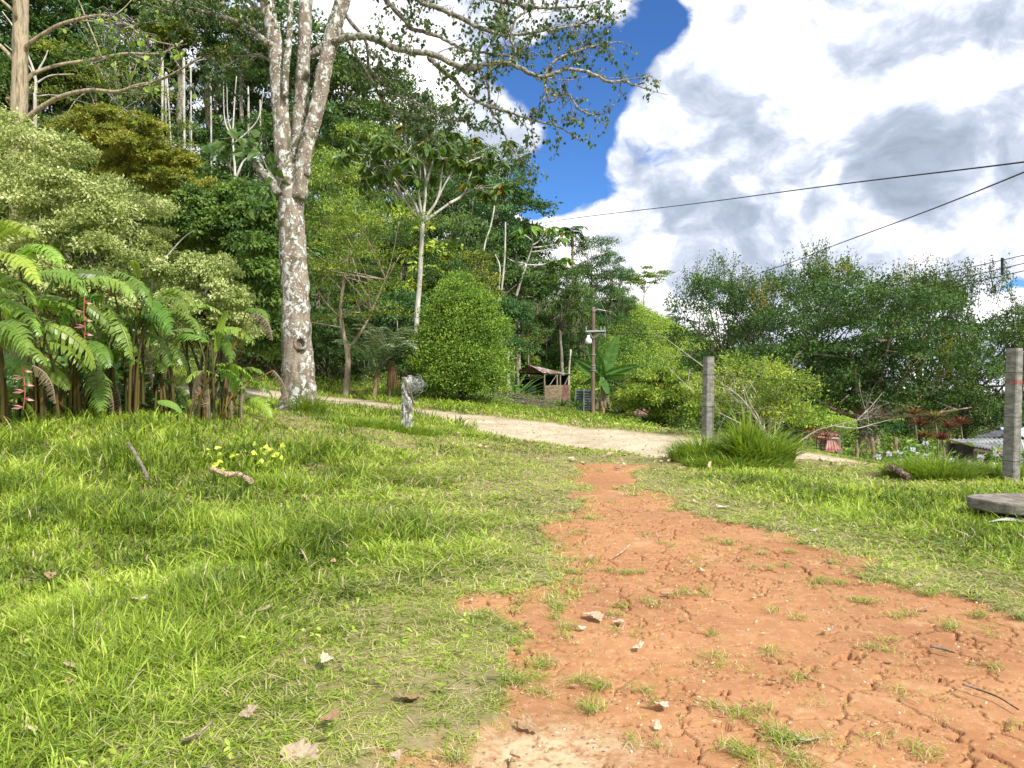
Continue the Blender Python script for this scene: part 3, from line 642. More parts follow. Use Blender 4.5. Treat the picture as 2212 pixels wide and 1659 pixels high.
# ---------------------------------------------------------------- forest trees: prototypes, copied with their parts
def proto(kind, seed, H):
    """trunk (with limbs) and crown meshes, base at the origin, about H metres tall"""
    global rng
    keep = rng; rng = np.random.default_rng(seed)
    tb = MB(); cb_ = MB(); cl = []
    def limb(a, b, r, sag=.1, sides=5):
        a, b = np.array(a, float), np.array(b, float); m = (a + b) / 2 + rng.normal(size=3) * np.linalg.norm(b - a) * sag
        p = crom([a, m, b], 4); tube(tb, p, r, r * .3, sides, rng.random(), lump=.1)
    if kind == 'round':
        top = .55 * H; path = [(0, 0, -.6)] + [(rng.normal() * .25, rng.normal() * .25, z) for z in (top * .35, top * .7)] + [(rng.normal() * .5, rng.normal() * .5, top)]
        tp = crom(path, 5); tube(tb, tp, .024 * H, .010 * H, 8, lump=.12)
        for i in range(17):
            z = rng.uniform(.40, .95) * H; s = math.sin(min(1, (1 - z / H) / .5 + .22) * 1.45); a = rng.uniform(0, 6.28); rr = H * .27 * s * rng.uniform(.45, 1.05)
            c = np.array([math.cos(a) * rr, math.sin(a) * rr, z]); r = H * rng.uniform(.085, .15)
            cl.append((c, (r, r, r * rng.uniform(.55, .8)))); limb(tp[-1 - int(rng.integers(0, 5))], c, .007 * H)
        n, L, shp = 8500, .021 * H, 'rhomb'; clump_leaves(cb_, cl, n, L, .55, shp, .6, .3, tight=.2)
    elif kind == 'tall':
        lean = rng.normal(size=2) * .03 * H
        tp = crom([(0, 0, -.8), (lean[0] * .3, lean[1] * .3, H * .3), (lean[0] * .8 + .1, lean[1] * .6, H * .6), (lean[0], lean[1], H * .86)], 6); tube(tb, tp, .014 * H, .005 * H, 8, lump=.12)
        for i in range(12):
            z = rng.uniform(.6, .98) * H; a = rng.uniform(0, 6.28); rr = H * rng.uniform(.03, .17) * (1.15 - (z / H - .6))
            c = np.array([lean[0] + math.cos(a) * rr, lean[1] + math.sin(a) * rr, z]); r = H * rng.uniform(.05, .10)
            cl.append((c, (r, r, r * .5))); k = int(np.clip((z / H - .1) / .86 * len(tp), 3, len(tp) - 1)); limb(tp[min(k, len(tp) - 1)], c, .0035 * H)
        clump_leaves(cb_, cl, 4800, .0175 * H, .5, 'rhomb', .7, .3, tight=.24)
    elif kind == 'slim':
        tp = crom([(0, 0, -.8)] + [(rng.normal() * .015 * H, rng.normal() * .015 * H, H * t) for t in (.3, .6, .95)], 6); tube(tb, tp, .0095 * H, .003 * H, 6, lump=.1)
        for i in range(9):
            z = rng.uniform(.55, .95) * H; a = rng.uniform(0, 6.28); c = np.array([math.cos(a), math.sin(a), 0]) * H * rng.uniform(.04, .12) + [0, 0, z + .03 * H]
            k = int(z / H / .95 * (len(tp) - 1)); limb(tp[min(k, len(tp) - 1)], c, .0022 * H)
            if i % 2: r = H * .04; cl.append((c, (r, r, r * .6)))
        clump_leaves(cb_, cl, 900, .015 * H, .5, tight=.3)
    elif kind == 'layer':            # feathery flat layers on spreading limbs
        f = [(0, 0, -.4), (.02 * H, 0, .22 * H), (-.02 * H, .02 * H, .5 * H), (.03 * H, 0, .85 * H)]
        tp = crom(f, 6); tube(tb, tp, .018 * H, .005 * H, 8, lump=.1)
        t2 = crom([tp[7], (.10 * H, .03 * H, .42 * H), (.2 * H, .05 * H, .68 * H)], 6); tube(tb, t2, .010 * H, .004 * H, 6, lump=.1)
        for i in range(24):
            z = rng.uniform(.42, 1.0) * H; a = rng.uniform(0, 6.28); rr = H * rng.uniform(.06, .42) * (1.1 - .75 * max(0, z / H - .55))
            c = np.array([math.cos(a) * rr + .04 * H, math.sin(a) * rr, z]); r = H * rng.uniform(.08, .14)
            cl.append((c, (r, r, r * .3))); src = tp if rng.random() < .6 else t2; limb(src[int(rng.integers(len(src) // 2, len(src)))], c, .0045 * H, .05)
        clump_leaves(cb_, cl, 10000, .017 * H, .38, 'rhomb', .7, .1, tight=.3)
    elif kind == 'shrub':
        for i in range(14):
            a = rng.uniform(0, 6.28); z = rng.uniform(.12, .84) * H; rr = .42 * H * math.sqrt(max(.05, 1 - (z / H) ** 1.6)) * rng.uniform(.3, 1)
            c = np.array([math.cos(a) * rr, math.sin(a) * rr, z]); r = H * rng.uniform(.15, .25); cl.append((c, (r, r, r * .75)))
            limb((rng.normal() * .05, rng.normal() * .05, -.15), c, .012 * H)
        clump_leaves(cb_, cl, 5200, .042 * H, .5, 'rhomb', .5, .4, tight=.22)
    elif kind == 'dome':             # dense crown reaching down to the ground
        tp = crom([(0, 0, -.5), (.1, 0, .3 * H), (0, .1, .7 * H)], 5); tube(tb, tp, .02 * H, .008 * H, 8, lump=.15)
        for i in range(34):
            a = rng.uniform(0, 6.28); z = rng.uniform(.08, .9) * H; rr = .36 * H * math.sqrt(max(.04, 1 - (z / H) ** 2.2)) * rng.uniform(.45, 1.05)
            c = np.array([math.cos(a) * rr, math.sin(a) * rr, z]); r = H * rng.uniform(.07, .14); cl.append((c, (r, r, r * .8)))
            limb(tp[int(rng.integers(4, len(tp)))], c, .006 * H)
        clump_leaves(cb_, cl, 15000, .019 * H, .5, 'rhomb', .4, .4, tight=.26)
    elif kind == 'willowy':          # ragged bamboo-like feathers rising out of the crown
        tp = crom([(0, 0, -.5), (.1, 0, .2 * H), (0, .1, .45 * H)], 5); tube(tb, tp, .02 * H, .012 * H, 8, lump=.15)
        for i in range(30):
            z = rng.uniform(.20, .82) * H; a = rng.uniform(0, 6.28); rr = H * .36 * math.sqrt(max(.1, 1 - abs(z / H - .45) * 1.3)) * rng.uniform(.5, 1.05)
            c = np.array([math.cos(a) * rr, math.sin(a) * rr, z]); r = H * rng.uniform(.07, .13); cl.append((c, (r, r, r * .85)))
            limb(tp[int(rng.integers(4, len(tp)))], c, .007 * H, .08)
        clump_leaves(cb_, cl, 12500, .0195 * H, .42, 'rhomb', .3, .7, tight=.25)
        for i in range(34):          # wispy upright shoots
            a = rng.uniform(0, 6.28); rr = rng.uniform(.02, .33) * H; b = np.array([math.cos(a) * rr, math.sin(a) * rr, H * (.80 - .5 * (rr / H) ** 1.5)])
            e = b + np.array([rng.normal() * .05, rng.normal() * .05, rng.uniform(.10, .22)]) * H; p = crom([b, (b + e) / 2 + rng.normal(size=3) * .012 * H, e], 6)
            tube(tb, p, .0018 * H, .0006 * H, 4)
            k = 70; t = rng.random(k); q = p[(t * (len(p) - 1)).astype(int)] + rng.normal(size=(k, 3)) * .016 * H
            leaves(cb_, q, unit(rng.normal(size=(k, 3)) + [0, 0, -.3]), rdir(k), .015 * H * rng.uniform(.6, 1.2, k), .007 * H)
    elif kind == 'sparse':           # bare radiating limbs with leaf tufts at the tips
        tp = crom([(0, 0, -.5), (.02 * H, 0, .3 * H), (0, 0, .52 * H)], 6); tube(tb, tp, .012 * H, .008 * H, 8, lump=.08)
        for i in range(13):
            a = rng.uniform(0, 6.28); r = rng.uniform(.12, .36) * H; e = np.array([math.cos(a) * r, math.sin(a) * r, rng.uniform(.72, .98) * H])
            p = crom([tp[-1 - int(rng.integers(0, 2))], tp[-1] + (e - tp[-1]) * [.35, .35, .5], e], 6); tube(tb, p, .0055 * H, .0018 * H, 5, lump=.1)
            for j in range(3):
                q = p[-1 - 2 * j] + rng.normal(size=3) * .03 * H; s = H * rng.uniform(.035, .06); cl.append((q, (s * 1.3, s * 1.3, s * .55)))
        clump_leaves(cb_, cl, 3400, .03 * H, .4, 'oval', .9, .6, tight=.3)
    out = (tb, cb_, H); rng = keep; return out
PR = {}
def get_proto(kind, v, bm, lm):
    key = (kind, v, bm, lm)
    if key not in PR:
        H = {'round': 13., 'tall': 16., 'slim': 13., 'layer': 8., 'shrub': 4., 'dome': 11., 'willowy': 11., 'sparse': 10.}[kind]
        tb, cbb, H = proto(kind, 100 + 17 * v + 1000 * len(kind) + ord(kind[0]), H)
        PR[key] = (tb.mesh('trunk', M[bm], smooth=True), cbb.mesh('crown', M[lm]), H)
    return PR[key]
def plant(name, kind, v, x, y, z, h, wsc, tint, label, cat, group=None, bm='bark', lm='leaf', btint=(1, 1, 1), rot=None, tint2=None):
    tm_, cm_, H = get_proto(kind, v, bm, lm)
    t = thing(name, (x, y, z), label, cat, group)
    s = h / H; t.scale = (s * wsc, s * wsc, s); t.rotation_euler = (0, 0, rng.uniform(0, 6.28) if rot is None else rot)
    a = link('trunk' if kind != 'shrub' else 'stems', tm_, t); a.color = tuple(btint) + (1,)
    b = link('crown' if kind != 'shrub' else 'foliage', cm_, t); b.color = tuple(tint) + (1,)
    return t
def at(X, Ytop, d, kind, v, wsc, tint, label, name='forest_tree', cat='tree', group='trees of the hillside forest', bm='bark', lm='leaf', btint=(1, 1, 1), hmin=None, sink=0.):
    p = P(X, Ytop, d); z = T(p[0], p[1]) - sink; h = p[2] - z
    if hmin: h = max(h, hmin)
    return plant(name, kind, v, p[0], p[1], z, h, wsc, tint, label, cat, group, bm, lm, btint)
DK, MD, LM, OL, BL, YG, BR = (.75, .85, .95), (1, 1, 1), (2.0, 1.75, 1.3), (1.9, 1.4, .9), (.8, 1.05, 1.5), (2.7, 2.2, 1.3), (2.0, 1.2, .8)
word = {DK: 'dark green', MD: 'mid green', LM: 'light green', OL: 'olive green', BL: 'bluish green', YG: 'bright lime green', BR: 'brownish green'}
ordn = ['first', 'second', 'third', 'fourth', 'fifth', 'sixth', 'seventh', 'eighth', 'ninth', 'tenth', 'eleventh', 'twelfth', 'thirteenth', 'fourteenth', 'fifteenth', 'sixteenth', 'seventeenth', 'eighteenth', 'nineteenth', 'twentieth',
        'twenty-first', 'twenty-second', 'twenty-third', 'twenty-fourth', 'twenty-fifth', 'twenty-sixth', 'twenty-seventh', 'twenty-eighth', 'twenty-ninth', 'thirtieth']
look = {'round': 'dense rounded', 'tall': 'tall high-crowned', 'slim': 'thin nearly leafless', 'layer': 'flat layered', 'shrub': 'bushy', 'dome': 'dense domed', 'sparse': 'open-limbed', 'willowy': 'feathery'}
def row(rname, items, **kw):
    items = sorted(items, key=lambda q: q[0]); cnt = {}
    for it in items: cnt[(it[3], it[6])] = cnt.get((it[3], it[6]), 0) + 1
    seen = {}
    for X, Yt, d, kind, v, ws, tint in items:
        k = (kind, tint); seen[k] = seen.get(k, 0) + 1
        lab = f"{word[tint]} {look[kind]} tree {rname}" if cnt[k] == 1 else f"{ordn[seen[k]-1]} from left of the {word[tint]} {look[kind]} trees {rname}"
        at(X, Yt, d, kind, v, ws, tint, lab, **kw)
# ridge trees: sky shows between their bare stems
row('on the ridge top', [(-120, -160, 72, 'round', 0, 1.2, DK), (-20, -60, 70, 'tall', 1, 1.4, MD), (70, -120, 74, 'round', 1, 1.2, DK), (160, -90, 70, 'tall', 0, 1.4, BL), (240, -60, 74, 'round', 2, 1.1, DK), (320, -90, 76, 'tall', 1, 1.25, MD), (345, 80, 84, 'round', 0, .9, DK), (470, 90, 84, 'round', 1, .6, MD), (530, 70, 86, 'round', 0, .8, DK), (590, 90, 84, 'round', 2, .9, DK), (370, 270, 72, 'shrub', 0, 1.2, DK), (430, 250, 74, 'shrub', 1, 1.2, BL), (300, 250, 72, 'shrub', 2, 1.2, DK), (495, 270, 72, 'shrub', 2, 1.2, DK), (550, 260, 74, 'shrub', 0, 1.2, MD), (385, -60, 72, 'tall', 2, 1.15, OL),
     (450, -40, 76, 'tall', 0, 1.25, DK), (520, 10, 72, 'tall', 1, 1.1, MD), (590, -10, 76, 'tall', 2, 1.2, DK), (650, 40, 72, 'tall', 0, 1.15, MD), (700, 70, 76, 'round', 0, .95, DK), (760, 130, 74, 'round', 1, .9, MD), (820, 150, 78, 'tall', 1, 1.2, DK),
     (870, 185, 74, 'round', 2, .9, MD), (930, 240, 76, 'layer', 0, .9, DK), (985, 275, 72, 'round', 0, .8, MD), (1040, 310, 76, 'layer', 1, .9, DK), (1085, 345, 70, 'round', 1, .72, DK)])
row('in front of the ridge', [(-60, 60, 58, 'round', 2, 1.1, MD), (40, 50, 56, 'round', 0, 1.1, DK), (130, 90, 58, 'round', 1, 1.0, MD), (215, 150, 56, 'layer', 0, 1.1, OL), (250, 60, 60, 'round', 2, .8, DK), (340, 330, 56, 'shrub', 0, 1.2, DK), (430, 350, 58, 'shrub', 1, 1.3, MD), (520, 300, 60, 'round', 2, 1, BL),
     (590, 250, 62, 'round', 1, 1.0, DK), (690, 200, 60, 'round', 0, 1, DK), (740, 250, 58, 'round', 2, .85, LM), (800, 270, 60, 'round', 1, .9, MD), (860, 300, 58, 'layer', 1, 1.2, MD), (940, 330, 60, 'round', 0, .85, DK), (1010, 360, 58, 'round', 2, .8, BL), (1075, 400, 62, 'tall', 0, 1.3, DK), (1110, 440, 64, 'round', 0, .8, DK), (1120, 500, 60, 'tall', 2, 1.5, MD)])
row('halfway up the slope', [(-40, 260, 42, 'round', 1, 1.1, MD), (100, 250, 44, 'round', 0, 1.0, DK), (220, 290, 46, 'shrub', 2, 1.3, MD), (330, 390, 44, 'dome', 1, 1.2, DK), (420, 420, 42, 'shrub', 0, 1.5, MD), (500, 380, 46, 'layer', 1, 1.1, DK), (560, 400, 44, 'shrub', 2, 1.3, BL),
     (700, 330, 46, 'dome', 1, .8, LM), (770, 400, 42, 'dome', 0, .7, LM), (830, 430, 46, 'shrub', 1, 1.1, YG), (800, 480, 40, 'round', 2, .9, MD), (880, 470, 46, 'round', 1, .85, DK), (960, 450, 48, 'dome', 2, .7, MD), (1000, 510, 46, 'round', 0, .85, OL), (1045, 480, 50, 'round', 1, .85, DK), (1075, 540, 64, 'dome', 2, .5, MD)])
row('at the foot of the slope', [(570, 520, 34, 'shrub', 0, 1.2, DK), (600, 620, 31, 'shrub', 1, 1.1, DK), (690, 560, 36, 'dome', 2, .8, MD), (710, 650, 33, 'shrub', 2, 1.0, DK), (790, 600, 38, 'round', 0, .9, DK), (850, 620, 37, 'shrub', 0, 1.1, BL), (780, 740, 34, 'shrub', 1, 1.3, DK), (880, 700, 36, 'shrub', 2, 1.0, DK), (960, 560, 42, 'round', 1, .9, DK),
     (1080, 620, 46, 'round', 0, .85, BL), (1120, 640, 50, 'round', 1, .8, DK), (490, 760, 30, 'shrub', 2, 1.2, DK), (420, 720, 31, 'shrub', 0, 1.3, MD), (540, 700, 32, 'shrub', 1, 1.0, MD)])
# right shoulder of the hill
at(1180, 545, 70, 'dome', 2, .6, DK, 'dark broad tree rising left of the palm top', sink=.3)
at(1215, 550, 66, 'round', 0, .75, MD, 'mid green dense tree directly below the palm')
at(1160, 620, 72, 'dome', 2, .75, DK, 'dark vine hung tree behind the leaning cecropia trunk')
at(1228, 570, 74, 'dome', 0, .75, DK, 'large very dark tree on the bank above the hut')
at(1255, 620, 70, 'dome', 1, .75, DK, 'dark tree just left of the bright green mound')
at(1278, 505, 80, 'dome', 1, .85, DK, 'dark domed tree on the skyline right of the palm')
at(1318, 540, 82, 'dome', 0, .8, BL, 'bluish dark tree on the skyline left of the umbrella-shaped tree')
at(1345, 590, 84, 'dome', 2, .8, DK, 'dark bush at the right end of the skyline dome')
at(1392, 575, 92, 'sparse', 1, 1.5, LM, 'light umbrella-shaped tree with thin limbs against the clouds', bm='bark_white')
at(1452, 665, 96, 'dome', 1, 1.1, DK, 'small dark round tree alone on the skyline left of the big trees')
at(1505, 690, 90, 'dome', 2, 1.1, MD, 'low bushy tree where the skyline meets the big feathery trees')
at(1420, 690, 92, 'slim', 1, 1.6, MD, 'bare grey tree under the umbrella-shaped crown', bm='bark_white')
at(1142, 690, 64, 'tall', 2, 1.3, OL, 'yellowish drooping tree right of the big round bush', name='young_tree')
at(1150, 765, 66, 'shrub', 0, .8, LM, 'pale green bush in front of the leaning cecropia', name='bush', cat='bush', group=None)
at(1230, 720, 68, 'round', 2, .8, BL, 'big leaved bluish tree behind the utility pole')
at(1262, 700, 68, 'round', 1, .7, DK, 'dark leafy tree left of the utility pole top', )
at(1330, 790, 62, 'shrub', 0, 1.2, DK, 'dark bush on the slope right of the pole crossarm', name='bush', cat='bush', group='bushes on the lower slope')
at(1385, 800, 66, 'shrub', 1, 1.2, OL, 'olive bush at the foot of the bright green mound', name='bush', cat='bush', group='bushes on the lower slope')
at(1440, 790, 74, 'shrub', 2, 1.3, MD, 'rounded green bush below the small skyline tree', name='bush', cat='bush', group='bushes on the lower slope')
at(1340, 800, 55, 'shrub', 2, 1.2, MD, 'green bush behind the banana plant leaves', name='bush', cat='bush', group='bushes on the lower slope')
at(1390, 815, 54, 'shrub', 0, 1.1, BR, 'dull brownish bush above the sunken rusty roof', name='bush', cat='bush', group='bushes on the lower slope')
at(1258, 810, 64, 'shrub', 1, 1.1, LM, 'light yellowish bush right of the hut', name='bush', cat='bush', group='bushes on the lower slope')
at(1500, 800, 66, 'round', 2, .9, MD, 'dark tree left behind the middle concrete post')
at(1520, 740, 60, 'round', 0, .9, DK, 'dark tree between skyline and left feathery tree')
row('far behind the feathery trees', [(1600, 700, 62, 'round', 1, 1.2, DK), (1760, 720, 60, 'round', 0, 1.2, MD), (1690, 830, 56, 'shrub', 0, 1.5, DK), (1960, 860, 60, 'shrub', 1, 1.5, BL), (2060, 850, 62, 'shrub', 2, 1.6, MD), (2230, 800, 58, 'round', 2, 1.0, BL)])
# the big feathery trees on the right
FT = [(1565, 535, 44, 0, .80, (.8, .92, .85), 'feathery tree with wispy top leaning over the middle concrete post'),
      (1660, 560, 38, 1, .85, (.62, .78, .8), 'dense dark feathery tree second from left of the big right trees'),
      (1760, 518, 43, 2, .85, (.85, .9, .7), 'tallest feathery tree where the second wire disappears'),
      (1990, 545, 42, 0, .8, (.85, .85, .75), 'feathery tree with pointed top left of the wire spacer'),
      (2090, 535, 39, 1, .8, (.7, .75, .7), 'ragged windblown tree crown below the wire spacer'),
      (2225, 640, 38, 2, .9, (.8, .9, .8), 'feathery tree at the right edge behind the right post')]
for X, Yt, d, v, ws, ti, lab in FT:
    at(X, Yt, d, 'willowy', v, ws, ti, lab, name='feathery_tree', group='big feathery trees on the right', bm='bark_dark')
# central fig with its spreading limbs
def fig():
    base = P(1872, 985, 34); base[2] = T(base[0], base[1]); t = thing('fig_tree', base, 'many-limbed dark fig tree with spreading grey limbs behind the road', 'tree')
    tb = MB(); cbb = MB(); cl = []
    fork = P(1870, 905, 34)
    tube(tb, crom([base - [0, 0, .4], (base + fork) / 2 + [.1, 0, 0], fork], 5), .50, .34, 12, lump=.12)
    for dx in (-.4, .35, .1): tube(tb, crom([base + [dx * 1.2, -.3, -.3], (base + fork) / 2 + [dx * .7, -.3, 0], fork + [dx * .3, 0, .2]], 5), .2, .12, 7, lump=.2)
    for X, Y, dd, r in [(1790, 790, 0, .2), (1740, 740, 1, .16), (1840, 760, -1, .22), (1900, 770, 1, .22), (1965, 800, -1, .2), (2040, 830, 0, .17), (2000, 720, 1, .18), (1760, 860, -1, .13), (1870, 700, 0, .18), (2080, 770, 1, .14), (1930, 690, -1, .15), (1820, 820, 2, .12), (2100, 880, 0, .10)]:
        e = P(X, Y, 34 + dd); m = fork + (e - fork) * [.55, .5, .40]
        p = crom([fork, m, e], 6); tube(tb, p, r, r * .3, 7, lump=.14)
        for k in range(4):
            q = p[int(rng.integers(5, len(p)))]; e2 = q + rng.normal(size=3) * [1.0, 1.0, .7] + [0, 0, .5]; tube(tb, crom([q, (q + e2) / 2 + rng.normal(size=3) * .15, e2], 4), r * .35, .02, 5); cl.append((e2, (.9, .9, .7)))
        cl.append((e, (1.2, 1.2, .8)))
    for X, Y in [(1700, 700), (1780, 660), (1860, 640), (1940, 640), (2010, 660), (2080, 720), (1700, 770), (1830, 700), (1960, 710), (2120, 800), (1690, 830), (1640, 780), (1740, 620), (1630, 860)]:
        for dd in (-1.5, 1.5): cl.append((P(X, Y, 34 + dd), (1.25, 1.25, .8)))
    clump_leaves(cbb, cl, 46000, .15, .5, 'rhomb', .4, .4, tight=.25)
    link('trunk', tb.mesh('trunk', M['bark_dark'], base, True), t).color = (2.6, 2.5, 2.3, 1); o = link('crown', cbb.mesh('crown', M['leaf'], base), t); o.color = (.62, .75, .75, 1)
fig()
# golden creepers hanging down the feathery trees
for X, Y0, Y1, d, lab in [(1650, 590, 700, 35.5, 'golden creeper hanging in the tree right of the middle post'), (1795, 560, 640, 40, 'golden creeper high in the tallest feathery tree'), (2050, 690, 860, 33, 'long golden creeper strands hanging left of the right post'), (1960, 560, 640, 38.5, 'golden creeper under the pointed treetop'), (1560, 660, 740, 40, 'small golden creeper low in the leftmost feathery tree')]:
    vm = MB()
    for k in range(6):
        a = P(X + rng.normal() * 26, Y0 + rng.random() * 30, d); b = P(X + rng.normal() * 30, Y1 - rng.random() * 60, d); n = 60
        t_ = rng.random((n, 1)); C = a + (b - a) * t_ + rng.normal(size=(n, 3)) * [.12, .25, .05]
        leaves(vm, C, unit(rng.normal(size=(n, 3)) + [0, 0, -.6]), rdir(n), .11 * rng.uniform(.6, 1.2, n), .06)
    tag(centre(vm.build('hanging_vine', M['vine'])), lab, 'vine', 'golden creepers hanging in the trees').color = (1, 1, 1, 1)
print('forest', time.time() - T0)

# ---------------------------------------------------------------- undergrowth: uncountable cover of the hillside
um = MB()
def cover_slope(x0, x1, y0, y1, n, L, hmax, seedo, test=None, k=26):
    x = rng.uniform(x0, x1, n); y = rng.uniform(y0, y1, n); keep = np.abs(x) < y * .78 + 3
    if test is not None: keep &= test(x, y)
    x, y = x[keep], y[keep]; z = terrain(x, y); n = len(x); hh = hmax * (.25 + fbm(x, y, 3.5, seedo, 3)) * rng.uniform(.4, 1.1, n)
    x = np.repeat(x, k) + rng.normal(size=n * k) * .35; y = np.repeat(y, k) + rng.normal(size=n * k) * .35; zz = np.repeat(z, k) + np.repeat(hh, k) * rng.uniform(.1, 1.1, n * k)
    N = unit(np.stack([rng.normal(size=n * k) * .6, rng.normal(size=n * k) * .6 - .3, np.ones(n * k)], 1)); m_ = n * k
    leaves(um, np.stack([x, y, zz], 1), unit(rng.normal(size=(m_, 3)) + [0, -.2, -.1]), N, L * rng.uniform(.6, 1.3, m_), L * .5, 'rhomb', np.clip(np.repeat(rng.random(n), k) * .5 + rng.random(m_) * .5, 0, 1))
cover_slope(-60, 14, 33, 88, 6800, .30, 1.6, 61, lambda x, y: (poly_sd(x, y, [(-8, 26), (11, 26), (11, 60), (3, 66), (-2, 50), (-7, 40)]) < 0))
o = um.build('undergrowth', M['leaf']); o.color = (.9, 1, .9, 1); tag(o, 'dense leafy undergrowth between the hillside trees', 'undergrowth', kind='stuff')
um = MB()
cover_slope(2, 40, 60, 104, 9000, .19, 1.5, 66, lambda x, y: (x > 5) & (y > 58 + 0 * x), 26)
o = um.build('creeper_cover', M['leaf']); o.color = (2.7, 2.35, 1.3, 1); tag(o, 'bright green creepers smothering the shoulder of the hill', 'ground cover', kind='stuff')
um = MB()
cover_slope(5, 60, 24, 62, 5200, .16, .9, 71, lambda x, y: (x / y > .20) & (poly_sd(x, y, road_poly) < -3) & (y > 21 + (x < 9) * 4) & ((x/y>.26) | (y < 40)), 22)
cover_slope(-26, 5, 27.5, 36, 1500, .13, .5, 75, lambda x, y: (x < -.5) & (poly_sd(x, y, road_poly) < -4), 22)
o = um.build('weeds', M['leaf']); o.color = (1.5, 1.35, 1.0, 1); tag(o, 'low leafy weeds between the road and the trees', 'weeds', kind='stuff')
# long grass bank behind the hut and short grass of the yard
bm_ = MB(); gm = bm_
n = 9000; x = rng.uniform(1, 12, n); y = rng.uniform(60, 76, n); blades(bm_, x, y, rng.uniform(.5, 1.3, n), rng.uniform(.05, .1, n), .8, np.clip(rng.random(n) * .8, 0, 1))
o = bm_.build('long_grass_bank', M['grass_dark']); tag(o, 'long dark grass on the bank behind the hut', 'grass', kind='stuff')
bm_ = MB(); n = 42000; x = rng.uniform(-6, 14, n); y = rng.uniform(24, 61, n); k = (poly_sd(x, y, road_poly) < -.3); x, y = x[k], y[k]; n = len(x)
pt = fbm(x, y, 2.5, 81, 3); blades(bm_, x, y, rng.uniform(.05, .17, n) * (1 + 1.2 * sstep(.55, .7, pt)), rng.uniform(.03, .07, n), .9, np.clip(rng.random(n) * .6 + (pt - .5) * .6, 0, .88))
o = bm_.build('yard_grass', M['grass']); tag(o, 'rough short grass of the yard in front of the hut', 'grass', kind='stuff')
print('cover', time.time() - T0)
# ---------------------------------------------------------------- the lichen covered tree
def line(pts, d, wob=.0):
    if np.isscalar(d): d = [d] * len(pts)
    return np.array([P(X, Y, dd) for (X, Y), dd in zip(pts, d)])
def twigs(tb, lb, path, n, lmin, lmax, r, leafL, per, density=1., down=.35, leaf_shape='heart', level=2, tmin=.15, hang=.9):
    """side shoots with hanging leaves along a limb"""
    L = len(path)
    for i in range(n):
        k = int(rng.uniform(tmin, 1) * (L - 1)); q = path[k]; tg = unit(path[min(k + 1, L - 1)] - path[max(k - 1, 0)])
        dr = unit(tg * rng.uniform(.3, 1.1) + rng.normal(size=3) * [.7, .8, .6] + [0, 0, .12 - down * rng.random()])
        ln = rng.uniform(lmin, lmax); e = q + dr * ln; m = (q + e) / 2 + rng.normal(size=3) * ln * .12 + [0, 0, ln * .06]
        p = crom([q, m, e], 6); tube(tb, p, r, r * .3, 5, cap=False)
        if level > 0: twigs(tb, lb, p, 3 + int(ln * 2.2), lmin * .3, lmax * .38, r * .5, leafL, per, density, down, leaf_shape, level - 1, .2, hang)
        if level <= 1:
            nl = rng.poisson(per * density)
            if nl:
                kk = rng.integers(len(p) // 3, len(p), nl); C = p[kk] + rng.normal(size=(nl, 3)) * .03
                D = unit(np.stack([rng.normal(size=nl) * .45, rng.normal(size=nl) * .45, -np.ones(nl) * hang], 1)); s = leafL * rng.uniform(.6, 1.25, nl)
                leaves(lb, C, D, unit(rng.normal(size=(nl, 3)) * [1, 1, .3]), s, s * .8, leaf_shape)
